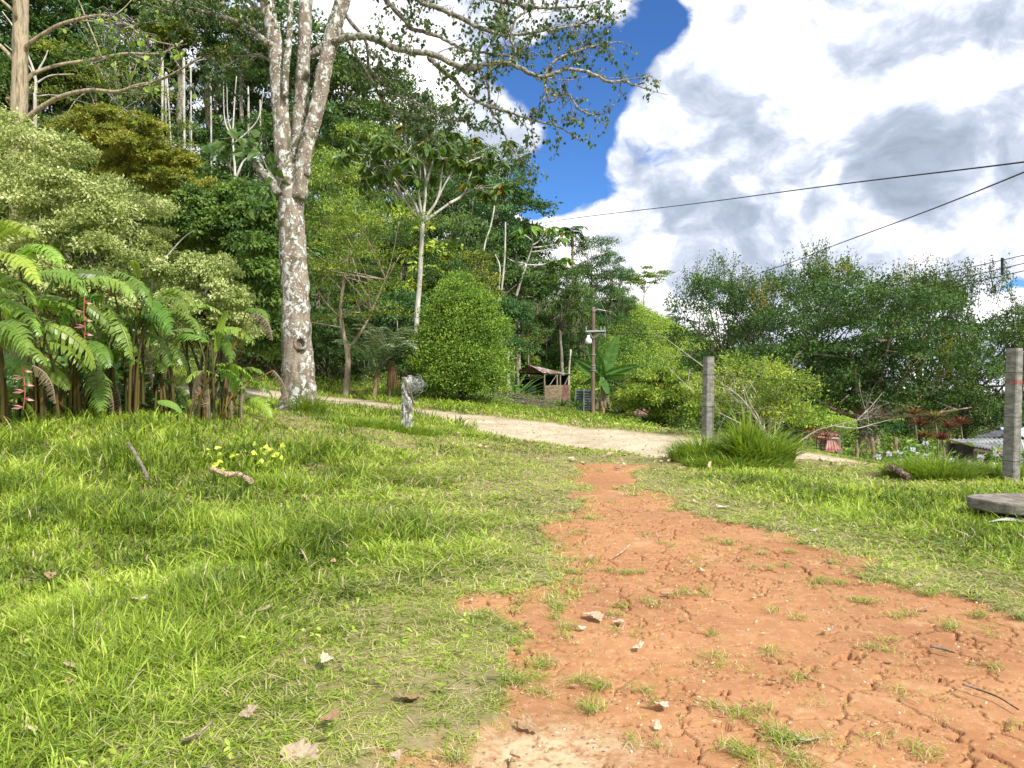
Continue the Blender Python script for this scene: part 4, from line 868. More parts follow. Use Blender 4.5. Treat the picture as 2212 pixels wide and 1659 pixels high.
def lichen_tree():
    d = 15.4; q = gp(642, 888); base = P(642, 885, d); base[2] = T(base[0], base[1])
    t = thing('lichen_tree', base, 'tall brown trunk splitting into three stems, blotched with white lichen', 'tree')
    tb = MB()
    def trunk_(pts, wpx, dd=d):
        p = line(pts, dd); r = np.array(wpx) / 2 * (np.mean(dd) / FPX)
        path = crom(p, 8); r = r * (.93 if len(wpx) != 8 or wpx[0] != 112 else 1); rr = np.interp(np.linspace(0, 1, len(path)), np.linspace(0, 1, len(r)), r); rr = rr * (1 + .035 * np.sin(np.arange(len(rr)) * 1.7) + rng.normal(size=len(rr)) * .015)
        V0 = MB(); tube(V0, path, .1, rad=rr, sides=26); V = V0.V[0]; c = np.repeat(np.vstack([path[:1], path, path[-1:]]), 26, 0)
        off = V - c; nn = vn(V[:, 0] * 3 + V[:, 1] * 2, V[:, 2] * 1.1, .35, 3) - .5; V0.V[0] = c + off * (1 + .16 * nn)[:, None]; tb.merge(V0); return path
    trunk_([(641, 905), (643, 870), (644, 790), (641, 700), (636, 600), (630, 500), (627, 420), (622, 360)], [112, 78, 67, 60, 58, 56, 56, 50])
    A = trunk_([(624, 420), (612, 350), (608, 260), (601, 180), (597, 110), (583, 40), (572, -30), (560, -160)], [40, 40, 38, 38, 36, 34, 32, 24])
    B = trunk_([(634, 420), (640, 360), (646, 280), (652, 190), (657, 100), (660, 20), (664, -60), (672, -200)], [44, 38, 34, 32, 30, 30, 28, 20], d + .25)
    C_ = trunk_([(644, 430), (655, 350), (670, 290), (688, 220), (703, 140), (722, 60), (738, 10), (760, -80), (780, -180)], [38, 34, 34, 34, 34, 34, 36, 30, 24], d - .1)
    D_ = trunk_([(616, 210), (618, 150), (624, 90), (628, 20), (634, -60)], [14, 15, 14, 12, 10], d - .2)
    tube(tb, crom(line([(660, 380), (668, 320), (680, 270)], d - .15), 5), .09, .05, 10)
    # healed knot
    kn = P(650, 742, d - .27); th = np.linspace(0, 2 * np.pi, 15); ring = np.stack([kn[0] + .11 * np.cos(th), np.full(15, kn[1]) - .02, kn[2] + .13 * np.sin(th)], 1); tube(tb, ring, .04, .04, 7, lump=.2, cap=False)
    link('trunk', tb.mesh('trunk', M['lichen'], base, True), t)
    bb = MB(); lb = MB()
    BR_ = [([(676, 118), (695, 104), (712, 93), (742, 82), (781, 78), (816, 86), (846, 100), (891, 112), (936, 118), (995, 146), (1025, 147), (1055, 137), (1099, 137), (1144, 158), (1174, 167), (1218, 151), (1263, 154), (1314, 176), (1349, 176), (1370, 184), (1392, 178)], .085, 0, 34, .45, .95),
           ([(925, 122), (950, 148), (980, 172), (1010, 205), (1040, 223), (1084, 238), (1129, 253), (1174, 265), (1207, 274), (1250, 300)], .05, -.6, 20, .4, .9),
           ([(820, -40), (834, 0), (876, 45), (891, 62), (950, 80), (995, 104), (1055, 116), (1110, 122), (1160, 128)], .06, .9, 26, .35, .8),
           ([(880, -40), (906, 0), (965, 24), (1025, 54), (1078, 74), (1099, 77), (1144, 71), (1207, 62), (1260, 50), (1310, 30)], .06, .3, 34, .4, .9),
           ([(1174, 166), (1180, 195), (1188, 222), (1223, 202), (1248, 232), (1273, 247), (1296, 247)], .03, 0, 10, .3, .6),
           ([(1095, 138), (1112, 110), (1104, 80), (1113, 45), (1135, 20), (1150, -20)], .04, .1, 14, .4, .8),
           ([(1055, 137), (1054, 180), (1060, 230), (1075, 265), (1100, 310), (1130, 350), (1158, 368)], .03, -.3, 16, .25, .6),
           ([(1174, 166), (1200, 130), (1250, 110), (1300, 95), (1345, 90)], .03, .4, 16, .4, .8),
           ([(960, -60), (1040, -10), (1120, 10), (1200, 18), (1270, 10), (1330, -10)], .05, 1.2, 34, .4, .9),
           ([(745, 30), (790, 90), (800, 150), (850, 200), (905, 225), (960, 255), (1000, 262)], .04, 2.0, 22, .4, .9),
           ([(735, 60), (800, 170), (840, 235), (890, 270), (940, 300)], .035, 2.5, 20, .4, .9),
           ([(760, -60), (850, -20), (920, -30), (1000, -50)], .05, 1.0, 26, .5, 1.),
           ([(590, 100), (565, 83), (535, 57), (476, 36), (416, 18), (357, 0), (300, -30)], .07, -.3, 30, .4, .9),
           ([(600, 140), (560, 120), (520, 125), (480, 150), (450, 170)], .03, .8, 22, .35, .8),
           ([(598, 60), (560, 20), (520, -10), (480, -50)], .05, .8, 20, .4, .9)]
    for pts, r, dz, nt_, lmn, lmx in BR_:
        dd = d - .1 + np.linspace(0, 1, len(pts)) * (dz if dz else -.8)
        p = crom(line(pts, list(dd)), 7); p = p + np.cumsum(rng.normal(size=p.shape) * .006, 0) * 0 + rng.normal(size=p.shape) * .008
        rad = np.linspace(r, max(.012, r * .22), len(p)) * (1 + rng.normal(size=len(p)) * .05); bo = MB(); tube(bo, p, r, rad=rad, sides=9); 
        bb.merge(bo); leafy = 2.9 if pts[0][0] < 610 or pts[0][0] in (745, 735) else 2.2
        twigs(bb, lb, p, nt_, lmn, lmx, max(.007, r * .14), .078, leafy * (.95 if leafy > 2.5 else .72), .9, level=2 if nt_ > 12 else 1)
    for i, (X, Y) in enumerate([(570, 330), (540, 300), (500, 305), (590, 400), (560, 430), (470, 310)]):      # big leaves on the short side shoot
        c = P(X, Y, d - .3); n = 9; leaves(lb, c + rng.normal(size=(n, 3)) * .13, unit(np.stack([rng.normal(size=n) * .6, rng.normal(size=n) * .4, -np.ones(n) * .5], 1)), unit(rng.normal(size=(n, 3)) + [0, -1, .6]), .24 * rng.uniform(.7, 1.2, n), .19, 'heart', rng.uniform(.35, .9, n))
    tube(bb, crom(line([(600, 420), (585, 390), (560, 365), (553, 350)], d - .25), 4), .10, .09, 9, lump=.2)
    tube(bb, crom(line([(585, 385), (560, 330), (520, 300), (470, 300)], d - .3), 4), .015, .006, 5)
    link('branches', bb.mesh('branches', M['branchbark'], base, True), t)
    o = link('foliage', lb.mesh('foliage', M['leaf_big'], base), t); o.color = (.95, .95, 1, 1)
M['branchbark'] = bark('lichen_branch_bark', (.09, .08, .06), (.26, .25, .21), 11, .8, (1, 1, 1))
lichen_tree()
# ---------------------------------------------------------------- smooth barked tree on the left
def smooth_tree():
    d = 19.5; base = P(42, 800, d); base[2] = T(base[0], base[1]); t = thing('smooth_barked_tree', base, 'smooth orange and tan trunk with long arching bare limbs at the left edge', 'tree')
    tb = MB()
    def lim(pts, w0, w1, dd=0, sides=14, sub=7):
        k = d / FPX / 2 * (.72 if w0 < 30 else 1); p = crom(line(pts, list(d + np.linspace(0, dd, len(pts)))), sub); tube(tb, p, w0 * k, rad=np.linspace(w0 * k, w1 * k, len(p)) * (1 + rng.normal(size=len(p)) * .03), sides=sides); return p
    lim([(44, 820), (42, 600), (40, 372), (40, 262), (43, 180), (44, 90), (45, 0), (40, -80), (44, -200)], 38, 26, 0, 20)
    ls = [lim([(48, 118), (60, 98), (72, 88), (98, 71), (128, 54), (167, 42), (208, 34), (238, 36), (268, 49), (298, 71), (336, 89), (380, 98)], 15, 3, -1),
          lim([(167, 44), (210, 47), (250, 52), (290, 56), (268, 60)], 5, 2, -1),
          lim([(48, 190), (68, 162), (98, 149), (128, 140), (179, 132), (220, 125), (268, 116), (342, 116), (372, 104), (395, 88)], 13, 5, .8),
          lim([(40, 270), (89, 232), (134, 208), (193, 195), (253, 198), (298, 184), (342, 174), (387, 152), (433, 123)], 16, 4, -1.4),
          lim([(36, 135), (0, 98), (-40, 66)], 12, 8, .5), lim([(38, 60), (33, 30), (28, -30)], 11, 9, -.5), lim([(50, 40), (20, 15), (-20, -20)], 10, 7, .3),
          lim([(40, 240), (20, 215), (14, 212)], 9, 6, -.4), lim([(220, 125), (205, 85), (190, 50), (176, 15), (160, -20)], 4.5, 3, .3), lim([(232, 45), (270, 15), (300, -20)], 3, 2, .5)]
    link('trunk', tb.mesh('trunk', M['eubark'], base, True), t)
    bb = MB(); lb = MB()
    for p in ls[:4]: twigs(bb, lb, p, 9, .5, 1.4, .018, .14, 1.4, .7, level=1, tmin=.4, leaf_shape='oval')
    link('branches', bb.mesh('branches', M['branchbark'], base, True), t); o = link('foliage', lb.mesh('foliage', M['leaf'], base), t); o.color = (1.8, 1.7, 1.2, 1)
smooth_tree()
# bare white forked stems in front of the forest
def bare(name, segs, d, label, mat='bark_white', group=None, cat='tree'):
    X, Y = segs[0][0][0]; base = P(X, Y, d); z = T(base[0], base[1]); base[2] = min(z, base[2])
    tb = MB()
    for i, (pts, w0, w1) in enumerate(segs):
        p = line(pts, d); k = d / FPX / 2
        if i == 0: p = np.vstack([base - [0, 0, .3], p])
        tube(tb, crom(p, 6), w0 * k, w1 * k, 7, lump=.1)
    o = tb.build(name, M[mat], None, base, True); tag(o, label, cat, group); o.color = (1, 1, 1, 1); return o
bare('bare_tree', [([(508, 400), (505, 340), (503, 290), (508, 200), (511, 165)], 6, 2), ([(505, 310), (540, 280), (560, 250), (570, 190)], 4, 1.5), ([(503, 300), (485, 255), (483, 150)], 4, 1.5), ([(500, 285), (492, 250), (490, 180)], 3, 1.5), ([(510, 385), (525, 350), (545, 335)], 6, 2)], 34, 'bare forked whitish sapling just left of the lichen trunk')
bare('bare_tree', [([(76, 262), (77, 200), (76, 165), (60, 120), (30, 60), (5, 25)], 9, 2), ([(78, 180), (110, 163), (160, 160)], 4, 1.5), ([(78, 160), (95, 130), (104, 108)], 5, 2), ([(74, 170), (60, 140), (10, 95)], 3, 1.5), ([(80, 208), (110, 205), (150, 210)], 3, 1)], 30, 'bleached dead tree right beside the smooth orange trunk')
def slimrow(pts, lab):
    for i, (X, Y0, Y1, w_, lean, d) in enumerate(pts):
        bare('thin_tree', [([(X, Y1), (X + lean * .4 + rng.normal() * 2, Y1 + (Y0 - Y1) * .4), (X + lean, Y0)], w_, w_ * .5)], d, f"{ordn[i]} from left of the thin pale trees showing under the forest canopy", group='thin pale trees under the canopy')
slimrow([(222, 245, 140, 5, 6, 60), (248, 250, 150, 5, 10, 60), (282, 240, 160, 3, -6, 62), (350, 310, 140, 6, -4, 60), (358, 320, 170, 5, 12, 60), (397, 330, 140, 6, 2, 60), (412, 300, 150, 4, -3, 62), (455, 280, 150, 4, 3, 64), (536, 340, 200, 3, 6, 62), (562, 330, 230, 4, 4, 60)], '')
# cecropia with candelabra limbs
def spindly(name, label, d, trunk, limbs, w0, w1, tips, leafr, leafn, tint, btint=(1, 1, 1), nod=.3, mat='leaf'):
    p0 = line(trunk, d); base = p0[0].copy(); base[2] = min(T(base[0], base[1]), base[2])
    t = thing(name, base, label, 'tree'); tb = MB(); k = d / FPX / 2; lb = MB()
    tube(tb, crom(np.vstack([base - [0, 0, .3], p0]), 6), w0 * k, w1 * k, 9, lump=.05)
    for i, pts in enumerate(limbs):
        dz = rng.uniform(-1.2, 1.2); p = crom(line(pts, list(d + np.linspace(0, dz, len(pts)))), 6); tube(tb, p, w1 * k * .8, 1.2 * k, 6); 
        e = p[-1]
        for j in range(tips):
            c = e + (rng.normal(size=3) * leafr * [1.0, 1.0, .4] if tips > 1 else 0)
            if tips > 1: tube(tb, crom([p[-3 - (j % 3)], (p[-3] + c) / 2, c], 3), 1.3 * k, .8 * k, 4)
            n = leafn; a = rng.uniform(0, 6.28, n); D = np.stack([np.cos(a), np.sin(a), -np.abs(rng.normal(nod, .35, n))], 1)
            leaves(lb, np.repeat(c[None], n, 0) + D * .08, D, np.tile([0, 0, 1.], (n, 1)) + rng.normal(size=(n, 3)) * .3, leafr * rng.uniform(.45, .9, n), leafr * .28, 'oval')
    link('trunk', tb.mesh('trunk', M['bark_white'], base, True), t).color = tuple(btint) + (1,)
    o = link('crown', lb.mesh('crown', M[mat], base), t); o.color = tuple(tint) + (1,)
spindly('cecropia_tree', 'tall straight pale trunk opening into candelabra limbs above the round bush', 35, [(900, 700), (907, 600), (913, 480)],
        [[(913, 480), (880, 440), (850, 390), (830, 350), (805, 330)], [(913, 478), (905, 420), (908, 370), (900, 330)], [(914, 478), (920, 400), (915, 340), (918, 310)], [(914, 478), (940, 440), (960, 400), (985, 360), (1010, 330)], [(915, 480), (970, 440), (1010, 415), (1040, 400)],
         [(912, 478), (890, 430), (860, 395), (840, 370)], [(914, 476), (945, 430), (955, 370), (960, 330)], [(880, 440), (850, 410), (810, 380), (790, 350)], [(970, 440), (1000, 420), (1015, 380), (1030, 350)], [(908, 400), (890, 360), (870, 320)], [(920, 400), (935, 350), (950, 300)], [(985, 360), (1010, 350), (1050, 335)]],
        13, 9, 7, .75, 12, (1.25, 1.15, .9), nod=.9, mat='leaf_big')
spindly('leaning_cecropia', 'white leaning trunk with curling limbs and umbrella leaves against the sky', 50, [(1098, 720), (1118, 630), (1137, 570)],
        [[(1137, 570), (1110, 565), (1090, 555), (1062, 553)], [(1137, 570), (1150, 530), (1148, 500), (1147, 487)], [(1150, 530), (1165, 520), (1180, 500), (1190, 488)], [(1148, 545), (1180, 540), (1200, 532), (1212, 512)], [(1137, 572), (1170, 572), (1200, 560), (1225, 555)], [(1150, 520), (1130, 505), (1122, 495)],
         [(1152, 535), (1190, 530), (1210, 520), (1220, 500)]],
        8, 5, 1, 1.0, 10, (2, 1.9, 1.1), nod=.7, mat='leaf_big')
bare('thin_pale_tree', [([(1075, 720), (1082, 640), (1090, 560), (1092, 480)], 6, 3)], 46, 'thin pale straight trunk left of the leaning cecropia, taller of the close pair')
bare('thin_pale_tree', [([(1070, 700), (1076, 640), (1080, 580), (1070, 550)], 4, 3), ([(1078, 600), (1086, 595), (1092, 585)], 2, 1)], 46, 'thin pale shorter trunk of the close pair left of the leaning cecropia')
bare('thin_pale_tree', [([(1034, 640), (1040, 590), (1047, 530), (1062, 480), (1075, 400)], 5, 3)], 48, 'curving thin pale trunk above the top of the round bush')
bare('thin_pale_tree', [([(1228, 835), (1230, 790), (1233, 755)], 4.5, 4)], 58.5, 'short bare pale stake standing behind the right end of the hut', cat='pole')
# feathery layered tree, right of the trunk
t = at(742, 480, 29, 'layer', 2, 1.15, (1.45, 1.25, .7), 'layered feathery tree with orange tinged foliage and pale forked trunk right of the lichen tree', name='layered_tree', group=None, bm='bark_white', btint=(.75, .65, .55)); t.rotation_euler = (0, 0, 0)
# ---------------------------------------------------------------- big bushes
def mass(name, label, cat, cl, n, L, ratio, mat, tint, base, shape='rhomb', up=.5, droop=.3, tight=.2, limbs=0, limbmat='bark_dark', group=None, sub=9, rs=0.):
    t = thing(name, base, label, cat, group); cb_ = MB(); clump_leaves(cb_, cl, n, L, ratio, shape, up, droop, tight=tight, sub=sub, rseed=rs)
    tb = MB()
    for c, r in cl[:: max(1, len(cl) // max(1, limbs))] if limbs else cl[:3]:
        c = np.asarray(c, float); b = np.asarray(base) + rng.normal(size=3) * [.12, .12, 0]; tube(tb, crom([b - [0, 0, .2], b + (c - b) * [.4, .4, .55] + rng.normal(size=3) * .1, c], 6), .045, .012, 6, lump=.1)
    link('stems', tb.mesh('stems', M[limbmat], base, True), t).color = (1, 1, 1, 1)
    o = link('foliage', cb_.mesh('foliage', M[mat], base), t); o.color = tuple(tint) + (1,); return t
def blobs(ps, d, rpx, jit=.6, flat_=.8):
    out = []
    for X, Y in ps:
        r = rpx * d / FPX * rng.uniform(.85, 1.2); out.append((P(X, Y, d + rng.uniform(-jit, jit)), (r, r, r * flat_)))
    return out
gb = lambda X, d: (lambda p: np.array([p[0], p[1], T(p[0], p[1])]))(P(X, 800, d))
# the round bush
cl = blobs([(985, 640), (950, 690), (1010, 680), (1040, 650 + 20), (930, 740), (980, 740), (1040, 735), (1075, 715), (920, 790), (960, 800), (1010, 800), (1060, 790), (1085, 770), (940, 835), (1000, 840), (1050, 835), (915, 810), (1080, 820), (990, 615)], 29.5, 40, .9, 1.)
cl = [(c, (r[0] * .8, r[1] * .8, r[2] * .8)) for c, r in cl if c[0] < P(1078, 0, 29.5)[0]] + [(P(1000, Y, 29.5), (rr * 29.5 / FPX, rr * 29.5 / FPX, rr * .8 * 29.5 / FPX)) for Y, rr in ((660, 62), (720, 84), (785, 94), (830, 86))]
mass('round_bush', 'big dense egg-shaped bush with bright tips across the road', 'bush', cl, 64000, .10, .5, 'leaf', (1.75, 1.7, 1.1), gb(1000, 29.5), 'rhomb', .15, -.2, .2, 8, sub=22)
# variegated ficus
c1 = [(40, 290), (110, 260), (60, 360), (150, 330), (220, 400), (120, 420), (30, 450), (200, 480), (290, 470), (100, 520), (270, 540), (180, 570), (330, 520), (20, 560), (250, 610), (120, 640), (340, 600), (320, 660), (200, 680), (-30, 350), (-30, 500), (300, 430), (-20, 280), (40, 660)]
c1 = [q if q not in ((110, 260), (150, 330)) else (q[0] - 35, q[1] + 25) for q in c1]; c1 = c1 + [(int(X + rng.normal() * 28 - 8), int(Y + rng.normal() * 30 + 10)) for X, Y in c1]
def fill(poly, n, d, r0, r1, jit, fl=.75):
    poly = [(a_, b_) for a_, b_ in poly]; xs_ = [q[0] for q in poly]; ys_ = [q[1] for q in poly]; out = []
    while len(out) < n:
        X, Y = rng.uniform(min(xs_), max(xs_)), rng.uniform(min(ys_), max(ys_)); sd_ = float(poly_sd(np.array([X]), np.array([Y]), poly)[0])
        if sd_ < 0: continue
        r = rng.uniform(r0, r1) * d / FPX; out.append((P(X, Y, d + jit * (1 - 2 * rng.random()) - min(1.2, sd_ * .012)), (r * 1.15, r, r * fl)))
    return out
v1 = fill([(-80, 250), (0, 240), (70, 265), (120, 300), (175, 320), (225, 385), (290, 425), (340, 450), (345, 520), (370, 560), (350, 640), (380, 700), (300, 760), (-80, 760)], 120, 17.6, 20, 42, .9)
mass('variegated_bush', 'huge pale variegated bush filling the left behind the heliconias', 'bush', v1, 105000, .082, .55, 'variegated', (1, .98, .9), gb(150, 18), 'rhomb', .25, .8, .34, 14, sub=10)
v2 = fill([(360, 560), (400, 545), (470, 555), (520, 590), (545, 640), (560, 690), (520, 730), (470, 770), (340, 760), (330, 620)], 52, 16.8, 16, 32, .7)
mass('variegated_bush', 'smaller pale variegated bush left of the lichen covered trunk', 'bush', v2, 42000, .072, .55, 'variegated', (1, 1, .88), gb(450, 17), 'rhomb', .25, .8, .34, 8, sub=9)
# yellow olive tree
c3 = [(150, 280), (165, 310), (215, 320), (280, 330), (250, 430), (330, 440), (200, 290), (260, 300), (310, 290), (170, 340), (230, 350), (300, 350), (350, 350), (380, 380), (420, 370), (330, 400), (270, 400), (390, 420), (430, 410), (440, 390), (200, 400), (250, 270), (360, 310)]
c3f = fill([(140, 260), (190, 238), (260, 245), (320, 270), (345, 310), (400, 345), (450, 390), (465, 430), (400, 440), (300, 430), (220, 380), (150, 310)], 60, 25, 16, 34, 1.5, .6)
mass('yellow_tree', 'yellow olive foliaged tree above the pale variegated bush', 'tree', c3f, 56000, .11, .45, 'olive', (1, 1, 1), gb(300, 25), 'rhomb', .5, .2, .18, 8, sub=20)
c4 = [(420, 440), (380, 470), (460, 450), (510, 430), (430, 500), (500, 490), (550, 470), (570, 500), (370, 520), (480, 540), (540, 540), (580, 560), (560, 600), (340, 480), (590, 440), (570, 660), (590, 720), (560, 760), (600, 640)]
mass('dark_tree', 'dark glossy green tree between the yellow tree and the lichen trunk', 'tree', blobs(c4, 22, 44, 1., .8), 40000, .13, .5, 'leaf', (1.05, 1.1, .95), gb(480, 22), 'rhomb', .4, .6, .2, 8, sub=12)
# fallen pale branch poking out of the variegated bush
bare('pale_branch', [([(330, 590), (355, 560), (395, 515), (420, 497), (395, 515)], 4, 1.5)], 16.2, 'pale bare branch poking out between the variegated and dark trees', 'deadwood', None, 'branch')
# leafy tree-shrub on the slope below the pole
c5 = [(1370, 850), (1400, 820), (1440, 815), (1480, 830), (1420, 860), (1460, 870), (1500, 860), (1390, 880), (1440, 900), (1490, 905), (1350, 870), (1520, 890), (1470, 925)]
mass('leafy_shrub', 'light green leafy shrub spreading over the sunken rusty roof', 'bush', blobs(c5[:9] + c5[10:12], 31, 30, 1., .7), 17000, .15, .38, 'leaf', (2.3, 1.9, 1.2), gb(1440, 32), 'rhomb', .3, .3, .25, 8, sub=12)
c6 = [(1560, 830), (1600, 800), (1650, 800), (1690, 830), (1620, 850), (1580, 880), (1680, 870), (1720, 850), (1640, 900), (1540, 860), (1700, 900)]
mass('dry_shrub', 'sparse yellowish shrub with pale stems behind the middle concrete post', 'bush', blobs(c6, 18.5, 36, 1.6, .9), 11000, .085, .4, 'leaf', (2.1, 1.75, 1.2), gb(1640, 20), 'rhomb', .3, .3, .34, 11, 'deadwood', sub=10)
c7 = [(1690, 870), (1720, 890), (1750, 900), (1700, 910), (1740, 920)]
mass('lime_bush', 'low lime green bush beside the fallen pale branch', 'bush', blobs(c7, 21.5, 26, .5), 6000, .09, .5, 'leaf', (2.2, 2.1, 1.3), gb(1730, 21.5), 'rhomb', .6, .3, .2, 3)
c8 = [(1750, 935), (1775, 945), (1795, 940), (1765, 955)]
mass('red_flowering_bush', 'small bush of bright red leaves left of the faded red roof sheet', 'bush', blobs(c8, 20.5, 16, .3), 600, .055, .5, 'red', (.42, .4, .4), gb(1775, 20.5), 'rhomb', .6, .3, .25, 3)
# bleached branches
def dead(label, d, lines, r, n=6, name='bleached_branch'):
    tb = MB(); lb = MB()
    for pts in lines:
        p = crom(line(pts, list(d + np.linspace(0, rng.uniform(-.5, .5), len(pts)))), 6); tube(tb, p, r, r * .25, 6, lump=.12); twigs(tb, lb, p, n, .3, .9, r * .3, .05, 0, level=1, down=.1)
    base = tb.V[0][0]; o = tb.build(name, M['deadwood'], None, base, True); tag(o, label, 'branch', 'bleached branches in the scrub'); o.color = (.68, .66, .62, 1)
dead('bleached branches arching right of the middle concrete post', 16.5, [[(1655, 950), (1630, 900), (1600, 860), (1570, 835), (1540, 815)], [(1660, 945), (1625, 890), (1590, 850), (1550, 835)], [(1650, 950), (1640, 905), (1620, 870), (1605, 830)], [(1640, 940), (1600, 915), (1560, 895), (1530, 880)]], .018)
dead('long pale fallen branch lying towards the fig tree', 18.5, [[(1725, 955), (1765, 930), (1800, 920), (1850, 908), (1880, 900), (1900, 880)], [(1800, 920), (1850, 925), (1890, 915), (1930, 905)], [(1850, 908), (1880, 880), (1905, 850)]], .02)
dead('upright white forked stem beside the lime bush', 19.5, [[(1672, 945), (1690, 900), (1705, 850), (1712, 800)], [(1690, 900), (1672, 860), (1660, 820)]], .028, 4)
dead('thin pale branch sticking up over the leafy shrub', 24, [[(1530, 800), (1490, 770), (1450, 740), (1430, 725)], [(1500, 850), (1470, 820), (1440, 790)]], .022, 4)
# vines/creeper leaves
print('hero', time.time() - T0)
# ---------------------------------------------------------------- paddle leaves: heliconia and banana
def paddle(mb, o, dr, L, Wd, droop=.9, torn=.7, rnd=.5, mi=0, sides_droop=.45, n=22, gap=.86, twist=0.):
    """torn or whole paddle leaf: midrib bending down, strips drooping on both sides"""
    dr = unit(np.array(dr, float)); side = unit(np.cross(dr, [0, 0, 1.])); side = side * math.cos(twist) + np.cross(dr, side) * math.sin(twist); pts = [np.array(o, float)]; dv = dr.copy(); st = L / 20
    for i in range(20):
        dv = unit(dv + np.array([0, 0, -droop * .075 * (.3 + i / 12)])); pts.append(pts[-1] + dv * st)
    pts = np.array(pts); ts = np.linspace(0, 1, 21)
    def mid(t): return np.array([np.interp(t, ts, pts[:, k]) for k in range(3)])
    tube(mb, pts, .012 * L + .004, .003, 5, min(1, rnd + .25), mi)
    cuts = [0.]
    while cuts[-1] < 1: cuts.append(cuts[-1] + (1 / n) * rng.uniform(.6, 1.5))
    cuts = np.clip(cuts, 0, 1)
    for s in (-1, 1):
        for a, b in zip(cuts[:-1], cuts[1:]):
            if b - a < 1e-3: continue
            tm_ = (a + b) / 2; w0 = Wd * (np.sin(np.pi * min(1, (tm_ * .93 + .05)) ** .75) ** .6 if tm_ < .97 else .15)
            tear = rng.random() < torn; wl = w0 * (rng.uniform(.75, 1.1) if tear else 1.)
            e0, e1 = mid(a), mid(b); tg = unit(e1 - e0); up = unit(np.cross(side, tg)); up = up if up[2] > 0 else -up
            dn = sides_droop * (rng.uniform(.6, 1.6) if tear else 1.); fw = .30 + .25 * tm_ + (rng.normal() * .12 if tear else 0)
            rows = []
            for u, sh in ((0, 1), (.4, 1.), (.75, .95 if not tear else .8), (1., .9 if not tear else .35)):
                c = (e0 + e1) / 2 + s * side * wl * u * (1 - .25 * dn * u) + tg * wl * fw * u * u + up * wl * (.22 * math.sin(u * 2.6) - dn * u * u) 
                h = (e1 - e0) / 2 * sh * (1.0 if not tear else gap); rows += [c - h, c + h]
            V = np.array(rows); mb.add(V, [[0, 1, 3, 2], [2, 3, 5, 4], [4, 5, 7, 6]], np.clip(rnd + rng.normal() * .09, 0, 1), mi)
    return pts
def heliconia(X, d, label, leaf_specs, dead_specs=(), stems=4, tintv=(1, 1, 1), flower=None, stem_h=1.4, name='heliconia_plant'):
    base = gb(X, d); t = thing(name, base, label, 'plant', 'heliconia plants along the left edge')
    for (tx, ty, dirx, dirz, L, W_, torn, rnd) in leaf_specs:      # tx,ty photo point where the blade starts
        o = P(tx, ty, d + rng.uniform(-.45, .45)); mb = MB()
        b = base + [rng.normal() * .14, rng.normal() * .14, -.05]
        sm_ = MB(); tube(sm_, crom([b, b + (o - b) * [.25, .25, .6] , o], 6), .028, .011, 7)
        paddle(mb, o, (dirx, rng.uniform(-.7, .4), dirz), L, W_ * 1.15, 1.0, torn, rnd, twist=rng.normal() * .35)
        s_ = link('stem', sm_.mesh('stem', M['stem'], base, True), t); s_.color = (.6, .68, .55, 1)
        l_ = link('leaf', mb.mesh('leaf', M['helic'], base), t); tj = rng.uniform(.6, 1.2); l_.color = (tintv[0] * tj * rng.uniform(.85, 1.2), tintv[1] * tj, tintv[2] * tj, 1)
    for q in range(4):      # inner tangle of smaller leaves
        o = P(X + rng.normal() * 45, rng.uniform(640, 830), d + rng.uniform(0, .9)); mb = MB(); a = rng.uniform(0, 6.28)
        paddle(mb, o, (math.cos(a), math.sin(a), rng.uniform(-.3, .8)), rng.uniform(.5, .9), rng.uniform(.12, .2), 1.1, .6, rng.uniform(.1, .7), n=14)
        l_ = link('leaf', mb.mesh('leaf', M['helic'], base), t); tj = rng.uniform(.6, 1.2); l_.color = (tintv[0] * tj * rng.uniform(.85, 1.2), tintv[1] * tj, tintv[2] * tj, 1)
        sm_ = MB(); b = base + [rng.normal() * .14, rng.normal() * .14, -.05]; tube(sm_, crom([b, b + (o - b) * [.25, .25, .6], o], 5), .018, .008, 6); link('stem', sm_.mesh('stem', M['stem'], base, True), t).color = (.8, 1, .8, 1)
    for (tx, ty, dirx, dirz, L, W_) in dead_specs:
        o = P(tx, ty, d + rng.uniform(-.3, .3)); mb = MB(); b = base + [rng.normal() * .14, rng.normal() * .14, -.05]
        sm_ = MB(); tube(sm_, crom([b, b + (o - b) * [.3, .3, .6], o], 5), .018, .010, 6)
        paddle(mb, o, (dirx, rng.uniform(-.3, .3), dirz), L, W_ * .62, 1.9, 1., .5, sides_droop=1.25, n=26, gap=.6, twist=rng.normal() * .5)
        link('stem', sm_.mesh('stem', M['stem'], base, True), t).color = (1.2, .9, .7, 1)
        l_ = link('leaf', mb.mesh('leaf', M['deadleaf'], base), t); l_.color = (1, 1, 1, 1); l_['label'] = 'shrivelled brown dead leaf'
    if flower:
        fm = MB(); pts = crom(line(flower, d - .5), 6); tube(fm, pts, .008, .004, 6, .1)
        for k in range(2, len(pts) - 1, 3):
            s = -1 if (k // 3) % 2 else 1; n = 1; leaves(fm, pts[k][None], np.array([[s * 1., -.2, -.15]]), np.array([[0, -1., .2]]), .15, .04, 'rhomb', np.array([.75]))
            leaves(fm, pts[k][None], np.array([[s * .8, -.5, .25]]), np.array([[0, -.4, 1.]]), .13, .035, 'rhomb', np.array([.3]))
        f_ = link('flower', fm.mesh('flower', M['pink'], base), t); f_.color = (1, 1, 1, 1); f_['label'] = 'hanging pink and red flower spike'
    return t
lt = (1.25, 1.2, 1.05)
